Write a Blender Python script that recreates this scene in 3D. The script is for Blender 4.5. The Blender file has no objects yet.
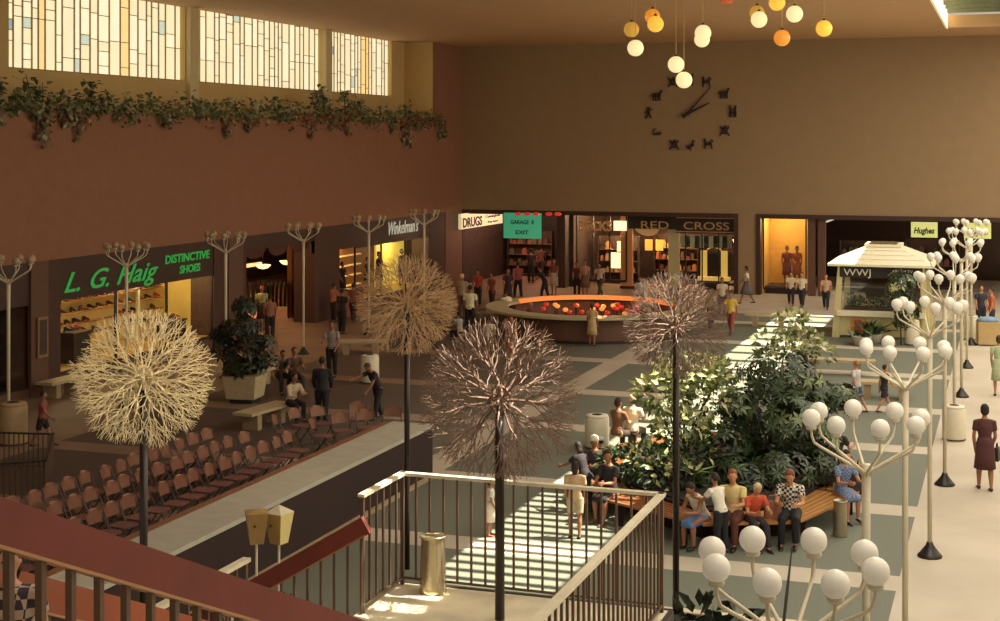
import bpy, math, random
from mathutils import Vector, Matrix
R = math.radians
rnd = random.Random(7)
scn = bpy.context.scene
col = scn.collection
# ------------------------------------------------------------------ camera frame
H = 6.8; FPX = 1480.0; HZ = 143.0; TH = R(19.0)
ST, CT = math.sin(TH), math.cos(TH)
def at(px, py, z=0.0):
    """world point where the sight line through a photo position meets the level z"""
    t = (H - z) * FPX / (py - HZ); r = (px - 500) / FPX * t
    return Vector((r * CT - t * ST, r * ST + t * CT, z))
cam_d = bpy.data.cameras.new('camera'); cam = bpy.data.objects.new('camera', cam_d); col.objects.link(cam)
cam.location = (0, 0, H); cam.rotation_euler = (R(90), 0, TH)
cam_d.sensor_width = 36; cam_d.sensor_fit = 'HORIZONTAL'
cam_d.lens = 36 * FPX / 1000
cam_d.shift_y = (HZ - 310.5) / 1000.0
cam_d.clip_end = 400
scn.camera = cam
# ------------------------------------------------------------------ materials
def lin(h):
    h = h.lstrip('#'); o = []
    for i in (0, 2, 4):
        c = int(h[i:i+2], 16) / 255
        o.append(c / 12.92 if c <= .04045 else ((c + .055) / 1.055) ** 2.4)
    return (o[0], o[1], o[2], 1)
_m = {}
def mat(name, hx, rough=.6, metal=0, noise=0, nscale=8, emit=0, bump=0, hx2=None, alpha=1, trans=0):
    if name in _m: return _m[name]
    m = bpy.data.materials.new(name); m.use_nodes = True
    nt = m.node_tree; b = nt.nodes['Principled BSDF']
    c = lin(hx); b.inputs['Base Color'].default_value = c
    b.inputs['Roughness'].default_value = rough; b.inputs['Metallic'].default_value = metal
    if trans: b.inputs['Transmission Weight'].default_value = trans
    if alpha < 1: b.inputs['Alpha'].default_value = alpha
    tc = nt.nodes.new('ShaderNodeTexCoord'); n = nt.nodes.new('ShaderNodeTexNoise')
    n.inputs['Scale'].default_value = nscale; n.inputs['Detail'].default_value = 5
    nt.links.new(tc.outputs['Object'], n.inputs['Vector'])
    rp = nt.nodes.new('ShaderNodeValToRGB')
    a = noise or .06
    c2 = lin(hx2) if hx2 else c
    rp.color_ramp.elements[0].position = .3; rp.color_ramp.elements[1].position = .7
    rp.color_ramp.elements[0].color = tuple(x * (1 - a) for x in c[:3]) + (1,)
    rp.color_ramp.elements[1].color = tuple(min(1, x * (1 + a)) for x in c2[:3]) + (1,)
    nt.links.new(n.outputs['Fac'], rp.inputs['Fac']); nt.links.new(rp.outputs['Color'], b.inputs['Base Color'])
    if bump:
        bp = nt.nodes.new('ShaderNodeBump'); bp.inputs['Strength'].default_value = bump
        nt.links.new(n.outputs['Fac'], bp.inputs['Height']); nt.links.new(bp.outputs['Normal'], b.inputs['Normal'])
    if emit:
        b.inputs['Emission Strength'].default_value = emit
        nt.links.new(rp.outputs['Color'], b.inputs['Emission Color'])
    _m[name] = m; return m
def glass_mat(name, refl=.05):
    m = bpy.data.materials.new(name); m.use_nodes = True; nt = m.node_tree; nt.nodes.remove(nt.nodes['Principled BSDF'])
    t = nt.nodes.new('ShaderNodeBsdfTransparent'); g = nt.nodes.new('ShaderNodeBsdfGlossy'); g.inputs['Roughness'].default_value = .02
    x = nt.nodes.new('ShaderNodeMixShader'); x.inputs[0].default_value = refl
    nt.links.new(t.outputs[0], x.inputs[1]); nt.links.new(g.outputs[0], x.inputs[2]); nt.links.new(x.outputs[0], nt.nodes['Material Output'].inputs[0]); return m
def wood(name, hx, hx2, scale=6, axis='X', rough=.45):
    if name in _m: return _m[name]
    m = mat(name, hx, rough); nt = m.node_tree; b = nt.nodes['Principled BSDF']
    tc = nt.nodes.new('ShaderNodeTexCoord'); w = nt.nodes.new('ShaderNodeTexWave')
    w.bands_direction = axis; w.inputs['Scale'].default_value = scale
    w.inputs['Distortion'].default_value = 5; w.inputs['Detail'].default_value = 3
    rp = nt.nodes.new('ShaderNodeValToRGB')
    rp.color_ramp.elements[0].color = lin(hx); rp.color_ramp.elements[1].color = lin(hx2)
    nt.links.new(tc.outputs['Object'], w.inputs['Vector']); nt.links.new(w.outputs['Fac'], rp.inputs['Fac'])
    nt.links.new(rp.outputs['Color'], b.inputs['Base Color'])
    return m
def floor_mat():
    """grey-green aggregate panels framed by pale concrete strips, pale walks either side"""
    m = bpy.data.materials.new('mall_floor'); m.use_nodes = True; nt = m.node_tree; b = nt.nodes['Principled BSDF']
    L = nt.links; N = nt.nodes
    g = N.new('ShaderNodeNewGeometry'); s = N.new('ShaderNodeSeparateXYZ'); L.new(g.outputs['Position'], s.inputs[0])
    def M(op, a, bb=None, c=None):
        n = N.new('ShaderNodeMath'); n.operation = op
        for i, v in enumerate((a, bb, c)):
            if v is None: continue
            if isinstance(v, (int, float)): n.inputs[i].default_value = v
            else: L.new(v, n.inputs[i])
        return n.outputs[0]
    X, Y = s.outputs['X'], s.outputs['Y']
    def band(v, c, w): return M('LESS_THAN', M('ABSOLUTE', M('SUBTRACT', v, c)), w / 2)
    pale = M('GREATER_THAN', X, -1.63)
    for c, w in ((-20.9, .8), (-11.5, .75), (-16.3, .0)):
        if w: pale = M('MAXIMUM', pale, band(X, c, w))
    for y in (18.4, 23.6, 28.3, 34.0, 39.0, 44.8, 50.4, 56.0, 61.2): pale = M('MAXIMUM', pale, band(Y, y, .8))
    pale = M('MAXIMUM', pale, M('LESS_THAN', X, -20.9))
    pale = M('MAXIMUM', pale, M('GREATER_THAN', Y, 59))
    n1 = N.new('ShaderNodeTexNoise'); n1.inputs['Scale'].default_value = 60; n1.inputs['Detail'].default_value = 4
    n2 = N.new('ShaderNodeTexNoise'); n2.inputs['Scale'].default_value = .6; n2.inputs['Detail'].default_value = 5
    L.new(g.outputs['Position'], n1.inputs['Vector']); L.new(g.outputs['Position'], n2.inputs['Vector'])
    def ramp(f, a, bb):
        r = N.new('ShaderNodeValToRGB'); r.color_ramp.elements[0].color = lin(a); r.color_ramp.elements[1].color = lin(bb)
        r.color_ramp.elements[0].position = .35; r.color_ramp.elements[1].position = .65; L.new(f, r.inputs['Fac']); return r.outputs[0]
    mr = N.new('ShaderNodeMapRange'); mr.inputs['From Min'].default_value = -9.5; mr.inputs['From Max'].default_value = -16.5; L.new(X, mr.inputs['Value'])  # dimness of the left side put into the colour: panels and walks browner
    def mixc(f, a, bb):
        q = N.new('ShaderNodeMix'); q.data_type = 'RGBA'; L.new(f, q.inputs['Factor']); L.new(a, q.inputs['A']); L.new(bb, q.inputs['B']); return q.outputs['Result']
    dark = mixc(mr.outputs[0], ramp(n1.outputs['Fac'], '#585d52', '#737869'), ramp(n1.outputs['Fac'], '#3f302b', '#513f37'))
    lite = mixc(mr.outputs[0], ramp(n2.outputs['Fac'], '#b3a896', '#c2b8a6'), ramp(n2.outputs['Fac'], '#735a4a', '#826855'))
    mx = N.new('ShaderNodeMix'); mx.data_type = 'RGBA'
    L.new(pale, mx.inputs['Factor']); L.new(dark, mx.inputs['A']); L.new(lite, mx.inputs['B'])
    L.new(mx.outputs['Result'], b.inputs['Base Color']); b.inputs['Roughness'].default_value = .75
    bp = N.new('ShaderNodeBump'); bp.inputs['Strength'].default_value = .08; L.new(n1.outputs['Fac'], bp.inputs['Height']); L.new(bp.outputs['Normal'], b.inputs['Normal'])
    return m
# ------------------------------------------------------------------ mesh builder
class MB:
    def __init__(s): s.v = []; s.f = []; s.m = []
    def add(s, vs, fs, mi=0):
        k = len(s.v); s.v += [tuple(x) for x in vs]; s.f += [tuple(i + k for i in f) for f in fs]; s.m += [mi] * len(fs); return s
    def box(s, x0, x1, y0, y1, z0, z1, mi=0):
        return s.add([(x, y, z) for z in (z0, z1) for y in (y0, y1) for x in (x0, x1)],
                     [(0, 2, 3, 1), (4, 5, 7, 6), (0, 1, 5, 4), (2, 6, 7, 3), (0, 4, 6, 2), (1, 3, 7, 5)], mi)
    def cbox(s, c, d, rot=0, mi=0):
        k = len(s.v); s.box(-d[0]/2, d[0]/2, -d[1]/2, d[1]/2, -d[2]/2, d[2]/2, mi)
        cr, sr = math.cos(rot), math.sin(rot)
        for i in range(k, len(s.v)):
            x, y, z = s.v[i]; s.v[i] = (c[0] + x*cr - y*sr, c[1] + x*sr + y*cr, c[2] + z)
        return s
    def bar(s, p, q, w, h, mi=0):
        """rectangular bar p->q, w across (level), h upward"""
        p, q = Vector(p), Vector(q); d = (q - p).normalized()
        a = d.cross(Vector((0, 0, 1)))
        a = Vector((1, 0, 0)) if a.length < 1e-4 else a.normalized()
        b = a.cross(d).normalized()
        vs = []
        for e in (p, q):
            for i, j in ((-1, -1), (1, -1), (1, 1), (-1, 1)): vs.append(e + a * (i*w/2) + b * (j*h/2))
        return s.add(vs, [(0, 1, 2, 3), (7, 6, 5, 4), (0, 4, 5, 1), (1, 5, 6, 2), (2, 6, 7, 3), (3, 7, 4, 0)], mi)
    def tube(s, pts, rs, n=8, mi=0, side=None, cap=True):
        pts = [Vector(p) for p in pts]
        if isinstance(rs, (int, float)): rs = [rs] * len(pts)
        rings = []; k0 = len(s.v); prev = None
        for i, p in enumerate(pts):
            d = (pts[min(i+1, len(pts)-1)] - pts[max(i-1, 0)]).normalized()
            ref = Vector(side) if side else (prev if prev else (Vector((1, 0, 0)) if abs(d.x) < .9 else Vector((0, 1, 0))))
            a = ref - d * ref.dot(d)
            if a.length < 1e-3: a = d.orthogonal()
            a.normalize(); b = d.cross(a); prev = a
            r = rs[i]; rx, ry = (r if isinstance(r, tuple) else (r, r))
            for j in range(n):
                t = 2*math.pi*j/n; s.v.append(tuple(p + a*(rx*math.cos(t)) + b*(ry*math.sin(t))))
        for i in range(len(pts)-1):
            for j in range(n):
                a = k0+i*n+j; b = k0+i*n+(j+1) % n
                s.f.append((a, b, b+n, a+n)); s.m.append(mi)
        if cap:
            s.f.append(tuple(k0+j for j in reversed(range(n)))); s.m.append(mi)
            s.f.append(tuple(k0+(len(pts)-1)*n+j for j in range(n))); s.m.append(mi)
        return s
    def lathe(s, prof, c=(0, 0, 0), n=20, mi=0, sx=1, sy=1):
        k0 = len(s.v)
        for r, z in prof:
            for j in range(n):
                t = 2*math.pi*j/n; s.v.append((c[0]+r*sx*math.cos(t), c[1]+r*sy*math.sin(t), c[2]+z))
        for i in range(len(prof)-1):
            for j in range(n):
                a = k0+i*n+j; b = k0+i*n+(j+1) % n
                s.f.append((a, b, b+n, a+n)); s.m.append(mi)
        s.f.append(tuple(k0+j for j in reversed(range(n)))); s.m.append(mi)
        s.f.append(tuple(k0+(len(prof)-1)*n+j for j in range(n))); s.m.append(mi)
        return s
    def ball(s, c, r, n=16, k=9, mi=0):
        if isinstance(r, (int, float)): r = (r, r, r)
        prof = [(math.sin(math.pi*i/k), -math.cos(math.pi*i/k)) for i in range(1, k)]
        k0 = len(s.v); s.v.append((c[0], c[1], c[2]-r[2]))
        for a, z in prof:
            for j in range(n):
                t = 2*math.pi*j/n; s.v.append((c[0]+a*r[0]*math.cos(t), c[1]+a*r[1]*math.sin(t), c[2]+z*r[2]))
        s.v.append((c[0], c[1], c[2]+r[2])); e = len(s.v)-1
        for j in range(n):
            s.f.append((k0, k0+1+(j+1) % n, k0+1+j)); s.m.append(mi)
            s.f.append((e, e-n+j, e-n+(j+1) % n)); s.m.append(mi)  # added fill light out of view, not a real fixture
        for i in range(len(prof)-1):  # two added fills out of view, brightening the back and left walls
            for j in range(n):  # added weak warm fill over the left side, no fixture there
                a = k0+1+i*n+j; b = k0+1+i*n+(j+1) % n
                s.f.append((a, b, b+n, a+n)); s.m.append(mi)
        return s
    def poly(s, pts, z0, z1, mi=0):
        n = len(pts); vs = [(p[0], p[1], z0) for p in pts] + [(p[0], p[1], z1) for p in pts]
        fs = [tuple(reversed(range(n))), tuple(range(n, 2*n))] + [(i, (i+1) % n, n+(i+1) % n, n+i) for i in range(n)]
        return s.add(vs, fs, mi)
    def leaf(s, p, d, up, L, W, mi=0, fold=.12):
        d = d.normalized(); a = d.cross(up)
        a = Vector((1, 0, 0)) if a.length < 1e-3 else a.normalized()
        nn = a.cross(d)
        return s.add([p, p + d*L*.45 + a*W/2 + nn*fold*W, p + d*L - nn*fold*L, p + d*L*.45 - a*W/2 + nn*fold*W, p + d*L*.5],
                     [(0, 1, 4), (1, 2, 4), (2, 3, 4), (3, 0, 4)], mi)
    def mesh(s, name, mats, smooth=False):
        me = bpy.data.meshes.new(name); me.from_pydata(s.v, [], s.f)
        for m in (mats if isinstance(mats, (list, tuple)) else [mats]): me.materials.append(m)
        me.polygons.foreach_set('material_index', s.m)
        if smooth: me.polygons.foreach_set('use_smooth', [True]*len(s.f))
        me.update(); return me
    def build(s, name, mats, parent=None, smooth=False, loc=None, rz=0):
        o = bpy.data.objects.new(name, s.mesh(name, mats, smooth)); col.objects.link(o)
        if parent: o.parent = parent
        if loc is not None: o.location = loc
        if rz: o.rotation_euler.z = rz
        return o
def tag(o, label, cat, group=None, kind=None):
    o['label'] = label; o['category'] = cat
    if group: o['group'] = group
    if kind: o['kind'] = kind
    return o
def thing(name, label, cat, loc=(0, 0, 0), rz=0, group=None):
    o = bpy.data.objects.new(name, None); col.objects.link(o); o.empty_display_size = .1
    o.location = loc; o.rotation_euler = (0, 0, rz); return tag(o, label, cat, group)
def struct(name, mb, m, parent=None):
    o = mb.build(name, m, parent)
    if not parent: o['kind'] = 'structure'
    return o
def dup(r, loc=None, rz=None, label=None, group=None, parent=None):
    c = r.copy(); col.objects.link(c)
    if parent: c.parent = parent
    for ch in list(r.children): dup(ch, parent=c)
    if loc is not None: c.location = loc
    if rz is not None: c.rotation_euler = (0, 0, rz)
    if label: c['label'] = label
    if group: c['group'] = group
    return c
def text(name, s, size, m, parent, loc, rot, shear=0, ext=.01, width=None, sx=1.0, bold=0):
    cu = bpy.data.curves.new(name, 'FONT'); cu.body = s; cu.size = size; cu.extrude = ext; cu.shear = shear; cu.offset = bold
    cu.resolution_u = 3
    t = bpy.data.objects.new('tmp', cu); col.objects.link(t); dg = bpy.context.evaluated_depsgraph_get(); dg.update()
    me = bpy.data.meshes.new_from_object(t.evaluated_get(dg)); bpy.data.objects.remove(t); me.name = name
    xs = [v.co.x for v in me.vertices]
    if width and xs: sx = width / (max(xs) - min(xs))
    x0 = min(xs)
    for v in me.vertices: v.co.x = (v.co.x - x0) * sx
    me.materials.clear(); me.materials.append(m)
    o = bpy.data.objects.new(name, me); col.objects.link(o); o.parent = parent; o.location = loc; o.rotation_euler = rot
    return o
def remesh(mb, voxel, m, name, smooth_it=2):
    me = mb.mesh('tmp', m); o = bpy.data.objects.new('tmp', me); col.objects.link(o)
    r = o.modifiers.new('r', 'REMESH'); r.mode = 'VOXEL'; r.voxel_size = voxel; r.use_smooth_shade = True
    sm = o.modifiers.new('s', 'SMOOTH'); sm.iterations = smooth_it; sm.factor = .5
    dg = bpy.context.evaluated_depsgraph_get(); dg.update()
    out = bpy.data.meshes.new_from_object(o.evaluated_get(dg)); out.name = name
    bpy.data.objects.remove(o); bpy.data.meshes.remove(me)
    out.materials.clear(); out.materials.append(m)
    return out
# ================================================================== SETTING
M_left = mat('left_wall_plaster', '#8b5f48', .9, noise=.05, nscale=3, bump=.05)
M_back = mat('back_wall_plaster', '#937b5c', .9, noise=.05, nscale=2, bump=.05)
M_ceil = mat('ceiling_plaster', '#c29c74', .9, noise=.04, nscale=2)
M_recess = mat('recess_plaster', '#c9ae74', .9, noise=.04, nscale=3)
M_dark = mat('dark_brown_fascia', '#361c16', .6, noise=.1, nscale=6)
M_dark2 = mat('near_black_trim', '#1c1412', .5, noise=.1)
M_pier = mat('brown_pier', '#5e4030', .7, noise=.08, nscale=5)
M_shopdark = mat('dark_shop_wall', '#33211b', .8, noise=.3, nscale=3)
M_shopwarm = mat('warm_shop_wall', '#8a5a2c', .8, noise=.15, nscale=2)
M_shopyel = mat('yellow_display_wall', '#e2c46c', .8, noise=.06, nscale=2)
M_white = mat('cream_paint', '#d8cfae', .5, noise=.04)
M_glass = glass_mat('shop_glass', .04)
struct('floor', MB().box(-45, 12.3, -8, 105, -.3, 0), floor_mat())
# ceiling pieces round the long skylight
SX0, SX1 = -2.35, .35
c = MB(); c.box(-26.5, SX0, -8, 66.6, 11.4, 11.9).box(SX1, 12.3, -8, 66.6, 11.4, 11.9).box(SX0, SX1, 61.6, 66.6, 11.4, 11.9).box(SX0, SX1, -8, 14, 11.4, 11.9)
c.box(-26.9, -26.5, 30, 66.6, 11.4, 11.9)
struct('ceiling', c, M_ceil)
# skylight with cross louvres
sk = MB(); sk.box(SX0-.06, SX0+.02, 14, 61.6, 11.36, 12.4)
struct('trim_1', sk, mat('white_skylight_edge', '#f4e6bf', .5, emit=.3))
lv = MB(); y = 14.0
lv.box(SX1-.02, SX1+.06, 14, 61.6, 11.36, 12.4)
while y < 30: lv.box(SX0+.02, SX1-.02, y, y+.17, 11.95, 12.02); y += .43
y = 30.3
while y < 61.4: lv.box(SX0+.02, SX1-.02, y, y+.34, 11.95, 12.35); y += 1.8
lv.box(SX0+.02, SX1-.02, 29.9, 30.4, 11.8, 12.4)
struct('trim_2', lv, mat('skylight_louvre', '#6d7458', .6, noise=.15))
# left wall
W = MB()
W.box(-26.3, -24.8, 10, 62.9, 3.6, 7.65)         # lower wall, planting ledge on top
W.box(-26.3, -24.8, 62.9, 66.6, 3.6, 11.4)
W.box(-26.3, -24.8, 66.6, 66.7, 3.6, 11.4)
struct('wall_left', W, M_left)
U = MB(); U.box(-26.7, -26.3, 10, 62.9, 7.65, 8.88)
for a, b in ((10, 34.45), (43.75, 44.4), (54.3, 54.85), (61.4, 62.9)): U.box(-26.7, -26.3, a, b, 8.88, 11.4)
U.box(-26.3, -24.9, 62.86, 62.9, 7.65, 11.4)
struct('wall_upper_left', U, M_recess)
# stained-glass clerestory windows
M_pane = mat('cream_glass_lit_by_day', '#f2e4b8', .4, noise=.04, nscale=1.2, emit=.9)
M_paneb = mat('blue_glass_lit_by_day', '#c3d2bc', .4, emit=.85); M_panea = mat('amber_glass_lit_by_day', '#f4cf86', .4, emit=.95)
M_panec = mat('pale_glass_lit_by_day', '#f5e9c2', .4, emit=.95); M_paned = mat('deep_blue_glass', '#93abb4', .4, emit=.75)
M_lead = mat('window_leading', '#a08a62', .7, emit=.05)
def clerestory(i, y0, y1, seed):
    r = random.Random(seed); z0, z1 = 8.88, 11.4; P = MB(); Ld = MB(); y = y0
    while y < y1 - .05:
        w = r.choice((.32, .42, .5, .3, .6)); w = min(w, y1 - y)
        if y1 - y - w < .15: w = y1 - y
        amber = r.random() < .05; z = z0
        while z < z1 - .01:
            h = r.choice((.45, .8, 1.1, 1.5, .3)); h = min(h, z1 - z)
            q = r.random(); mi = 2 if amber else (1 if q < .06 and h < .5 else (4 if q < .075 and h < .4 else (3 if q > .6 else 0)))
            P.box(-26.56, -26.5, y, y + w, z, z + h, mi)
            Ld.box(-26.5, -26.47, y, y + w, z - .012, z + .012); z += h
        Ld.box(-26.5, -26.46, y - .02, y + .02, z0, z1); y += w
    Ld.box(-26.5, -26.44, y0, y1, z0, z0 + .05)
    o = struct('window_%d' % i, P, [M_pane, M_paneb, M_panea, M_panec, M_paned]); Ld.build('leading', M_lead, o)
clerestory(1, 34.45, 43.75, 3); clerestory(2, 44.4, 54.3, 5); clerestory(3, 54.85, 61.4, 9)
m = MB()
for y in (44.07, 54.57): m.box(-26.3, -26.12, y-.28, y+.28, 7.65, 11.4)
struct('trim_3', m, mat('window_mullion', '#cdbf93', .7))
# back wall above and between the shopfronts
B = MB(); B.box(-26.3, 12.3, 66.5, 66.9, 3.62, 11.9).box(-11.55, -10.75, 66.5, 66.9, 0, 3.62).box(.6, 12.3, 66.5, 66.9, 0, 3.62)
struct('wall_back', B, M_back)
struct('wall_right', MB().box(12, 12.3, -8, 66.9, 0, 11.9), mat('right_wall_plaster', '#a89878', .9))
# dark frames of the shop openings
F = MB()
F.box(-24.8, -11.55, 66.44, 66.95, 3.42, 3.62).box(-11.75, -11.55, 66.44, 66.95, 0, 3.42)
F.box(-10.75, .6, 66.44, 66.95, 3.42, 3.62).box(-10.75, -10.55, 66.44, 66.95, 0, 3.42).box(-20.1, -19.7, 66.6, 67.3, 0, 3.42)
struct('trim_4', F, M_dark)
# left shopfront fascia, piers and shop rooms
fa = MB(); fa.box(-24.95, -24.85, 10, 45.2, 2.5, 3.6).box(-24.95, -24.85, 50.6, 66.5, 2.62, 3.6).box(-24.95, -24.85, 45.2, 50.6, 3.1, 3.6)
struct('trim_5', fa, M_dark)
pr = MB()
for a, b in ((33.4, 34.15), (44.0, 45.0), (64.2, 66.4)): pr.box(-25.6, -24.78, a, b, 0, 3.6)
struct('trim_6', pr, M_pier)
pd = MB()
for a, b in ((34.15, 34.75), (43.1, 44.0), (45.0, 45.3), (50.6, 52.8), (62.3, 64.2), (30.2, 30.4), (26.5, 26.7)): pd.box(-25.7, -24.82, a, b, 0, 3.6)
struct('trim_7', pd, mat('dark_maroon_pier', '#43271f', .7, noise=.15, nscale=10))
# shop rooms (left): back walls, dividers, ceiling
rm = MB(); rm.box(-31.2, -31, 10, 34.5, 0, 3.6).box(-36, -35.8, 44.2, 72, 0, 3.6).box(-36, -30, 71.8, 72, 0, 3.6)
for y in (34.4, 43.9): rm.box(-36, -25.0, y, y+.15, 0, 3.6)
for y in (51.8, 63.2): rm.box(-26.4, -25.0, y, y+.15, 0, 3.6)
rm.box(-36, -26.3, 10, 66.5, 3.6, 3.7).box(-36, -29.9, 66.5, 72.2, 3.6, 3.75).box(-30.1, -29.9, 66.5, 72, 0, 3.7)
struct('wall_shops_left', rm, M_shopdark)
struct('wall_shoe_shop', MB().box(-27.3, -27.1, 34.6, 43.8, 0, 3.6).box(-27.1, -25.0, 43.72, 43.86, 0, 3.6), M_shopyel)
struct('wall_dress_shop', MB().box(-26.6, -26.4, 51.8, 63.2, 0, 3.6), M_shopwarm)
# rooms behind the back wall
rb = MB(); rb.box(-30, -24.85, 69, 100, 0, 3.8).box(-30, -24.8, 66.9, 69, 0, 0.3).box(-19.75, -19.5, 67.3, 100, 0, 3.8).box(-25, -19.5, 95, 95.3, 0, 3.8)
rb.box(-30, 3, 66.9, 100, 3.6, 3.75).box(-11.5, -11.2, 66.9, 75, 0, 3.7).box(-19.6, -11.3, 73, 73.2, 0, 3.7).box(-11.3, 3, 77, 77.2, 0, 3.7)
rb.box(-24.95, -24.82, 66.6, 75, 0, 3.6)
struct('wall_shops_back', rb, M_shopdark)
struct('wall_display', MB().box(-10.5, -8.55, 69, 69.1, 0, 3.6).box(-10.6, -10.5, 66.95, 69, 0, 3.6), mat('amber_display_wall', '#e0a84e', .8, noise=.1, nscale=1))
p = MB()
for x in (-8.5, -8.05): p.box(x, x+.33, 66.7, 67.0, 0, 3.42)
struct('trim_8', p, M_pier)
# ------------------------------------------------------------------ shopfront windows (glass fronts)
def shopfront_x(i, y0, y1, z0, z1, n, x=-24.9):
    G = MB(); G.box(x-.015, x, y0, y1, z0, z1); o = struct('window_%d' % i, G, M_glass)
    Fm = MB()
    for k in range(n+1):
        y = y0 + (y1-y0)*k/n; Fm.box(x-.04, x+.03, y-.035, y+.035, z0, z1)
    Fm.box(x-.05, x+.04, y0, y1, z0-.08, z0).box(x-.05, x+.04, y0, y1, z1-.06, z1)
    Fm.build('window_frame', M_dark2, o); return o
shopfront_x(4, 34.75, 43.1, .45, 2.5, 3); shopfront_x(5, 54.4, 62.3, .45, 2.62, 3); shopfront_x(6, 26.7, 33.4, .3, 2.5, 2)
st = MB().box(-25.1, -24.85, 34.75, 43.1, 0, .37).box(-25.1, -24.85, 54.4, 62.3, 0, .37).box(-25.1, -24.85, 26.7, 33.4, 0, .22)
struct('baseboard_left', st, M_pier)
struct('trim_9', MB().box(-27.1, -24.95, 34.8, 43.1, .36, .44).box(-26.4, -24.95, 54.4, 62.3, .36, .44), mat('display_platform', '#b08a40', .6))
def shopfront_y(i, x0, x1, z0, z1, n, y):
    G = MB(); G.box(x0, x1, y, y+.015, z0, z1); o = struct('window_%d' % i, G, M_glass)
    Fm = MB()
    for k in range(n+1):
        x = x0 + (x1-x0)*k/n; Fm.box(x-.03, x+.03, y-.03, y+.04, z0, z1)
    Fm.box(x0, x1, y-.04, y+.05, z0-.1, z0)
    Fm.build('window_frame', M_dark2, o); return o
shopfront_y(7, -19.3, -16.9, .4, 3.4, 3, 67.2); shopfront_y(8, -14.1, -11.8, .4, 2.7, 3, 67.2); shopfront_y(9, -10.5, -8.6, .3, 3.4, 1, 66.98)
# ------------------------------------------------------------------ signs
G_green = mat('green_neon', '#1f8f3c', .4, emit=.55)
s = thing('shop_sign', 'green cursive script sign over the lit shoe shop window on the left', 'sign', (-24.83, 34.8, 2.62))
text('lettering', 'L. G. Haig', .78, G_green, s, (.02, .1, 0.02), (R(90), 0, R(90)), shear=.45, width=4.8, bold=.006)
s = thing('shop_sign', 'small two-line green sign right of the cursive green script', 'sign', (-24.83, 40.0, 2.62))
text('lettering', 'DISTINCTIVE', .36, G_green, s, (.02, .1, .42), (R(90), 0, R(90)), width=2.7, shear=.1, bold=.008)
text('lettering', 'SHOES', .34, G_green, s, (.02, .95, .05), (R(90), 0, R(90)), width=1.25, shear=.1, bold=.008)
s = thing('shop_sign', 'white cursive script sign above the dress shop mannequins', 'sign', (-24.83, 57.6, 2.8))
text('lettering', 'Winkelman\'s', .8, mat('white_lettering', '#cfd3c0', .5, emit=.35), s, (.02, 0, 0.1), (R(90), 0, R(90)), shear=.3, width=3.3)
M_signw = mat('lit_white_sign', '#e6ddb0', .5, emit=.5); M_blk = mat('black_lettering', '#15110e', .6)
s = thing('drugstore_sign', 'long white lit sign reading DRUGS slanting up over the drugstore', 'sign', (-24.5, 65.4, 2.72))
MB().box(-.1, .05, 0, 6.0, 0, .72).build('sign_face', M_signw, s)
text('lettering', 'DRUGS', .62, M_blk, s, (.06, .2, .08), (R(90), 0, R(90)), width=2.7, bold=.02)
text('lettering', 'Cunningham', .2, M_blk, s, (.06, 3.4, .38), (R(90), 0, R(90)), width=2.2)
text('lettering', 'drug stores', .16, M_blk, s, (.06, 3.7, .12), (R(90), 0, R(90)), width=1.6)
s = thing('exit_sign', 'green hanging sign with two lines of black letters', 'sign', (-22.65, 66.3, 2.3))
MB().box(0, 1.85, 0, .1, 0, 1.2).build('sign_face', mat('green_lit_sign', '#3fa87c', .5, emit=.45), s)
text('lettering', 'GARAGE  8', .26, M_blk, s, (.35, -.01, .68), (R(90), 0, 0), width=1.15, bold=.006)
text('lettering', 'EXIT', .26, M_blk, s, (.6, -.01, .2), (R(90), 0, 0), width=.65, bold=.006)
MB().tube([(.2, .05, 1.2), (.2, .05, 1.35)], .015).tube([(1.6, .05, 1.2), (1.6, .05, 1.35)], .015).build('hanger', M_dark2, s)
M_signo = mat('tan_lettering', '#a87c4c', .5, emit=.12)
s = thing('shoe_store_sign', 'dark fascia sign with tan capitals RED CROSS', 'sign', (-16.7, 67.0, 2.62))
MB().box(2.2, 5.0, 0, .08, .05, .78).box(-.1, 2.2, .06, .1, .2, .78).build('sign_face', M_dark2, s)
text('lettering', 'RED', .5, M_signo, s, (.55, -.02, .22), (R(90), 0, 0), width=1.3)
text('lettering', 'CROSS', .5, M_signo, s, (2.55, -.02, .22), (R(90), 0, 0), width=2.1)
MB().box(2.2, 5.0, -.02, .0, .1, .13).box(2.2, 5.0, -.02, 0, .73, .76).build('sign_border', M_signo, s)
s = thing('shop_sign', 'tan letters at the top left corner of the back shop window', 'sign', (-19.2, 67.0, 2.7))
text('lettering', 'BECKS', .62, M_signo, s, (.05, 0, 0), (R(90), 0, 0), width=1.6, bold=.015)
s = thing('light_box', 'small bright white square sign box beside the tan letters', 'sign', (-17.45, 66.95, 2.72))
MB().box(0, .6, 0, .1, 0, .45).build('sign_face', mat('bright_white_sign', '#fff2c0', .5, emit=1.1), s)
for k, (px, lb) in enumerate(((911, 'pale green sign left of the lamp globes on the dark back shop'), (964, 'pale green sign half hidden behind the farthest lamp globes'))):
    u = (px-500)/FPX; X = 66.4*(CT*u-ST)/(CT+ST*u)
    s = thing('store_sign', lb, 'sign', (X, 66.4, 2.72))
    MB().box(0, 1.1, 0, .1, 0, .66).build('sign_face', mat('pale_green_sign', '#c9cf7c', .5, emit=.45), s)
    text('lettering', 'Hughes', .36, M_blk, s, (.12, -.01, .18), (R(90), 0, 0), width=.86, shear=.2, bold=.012)
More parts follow.
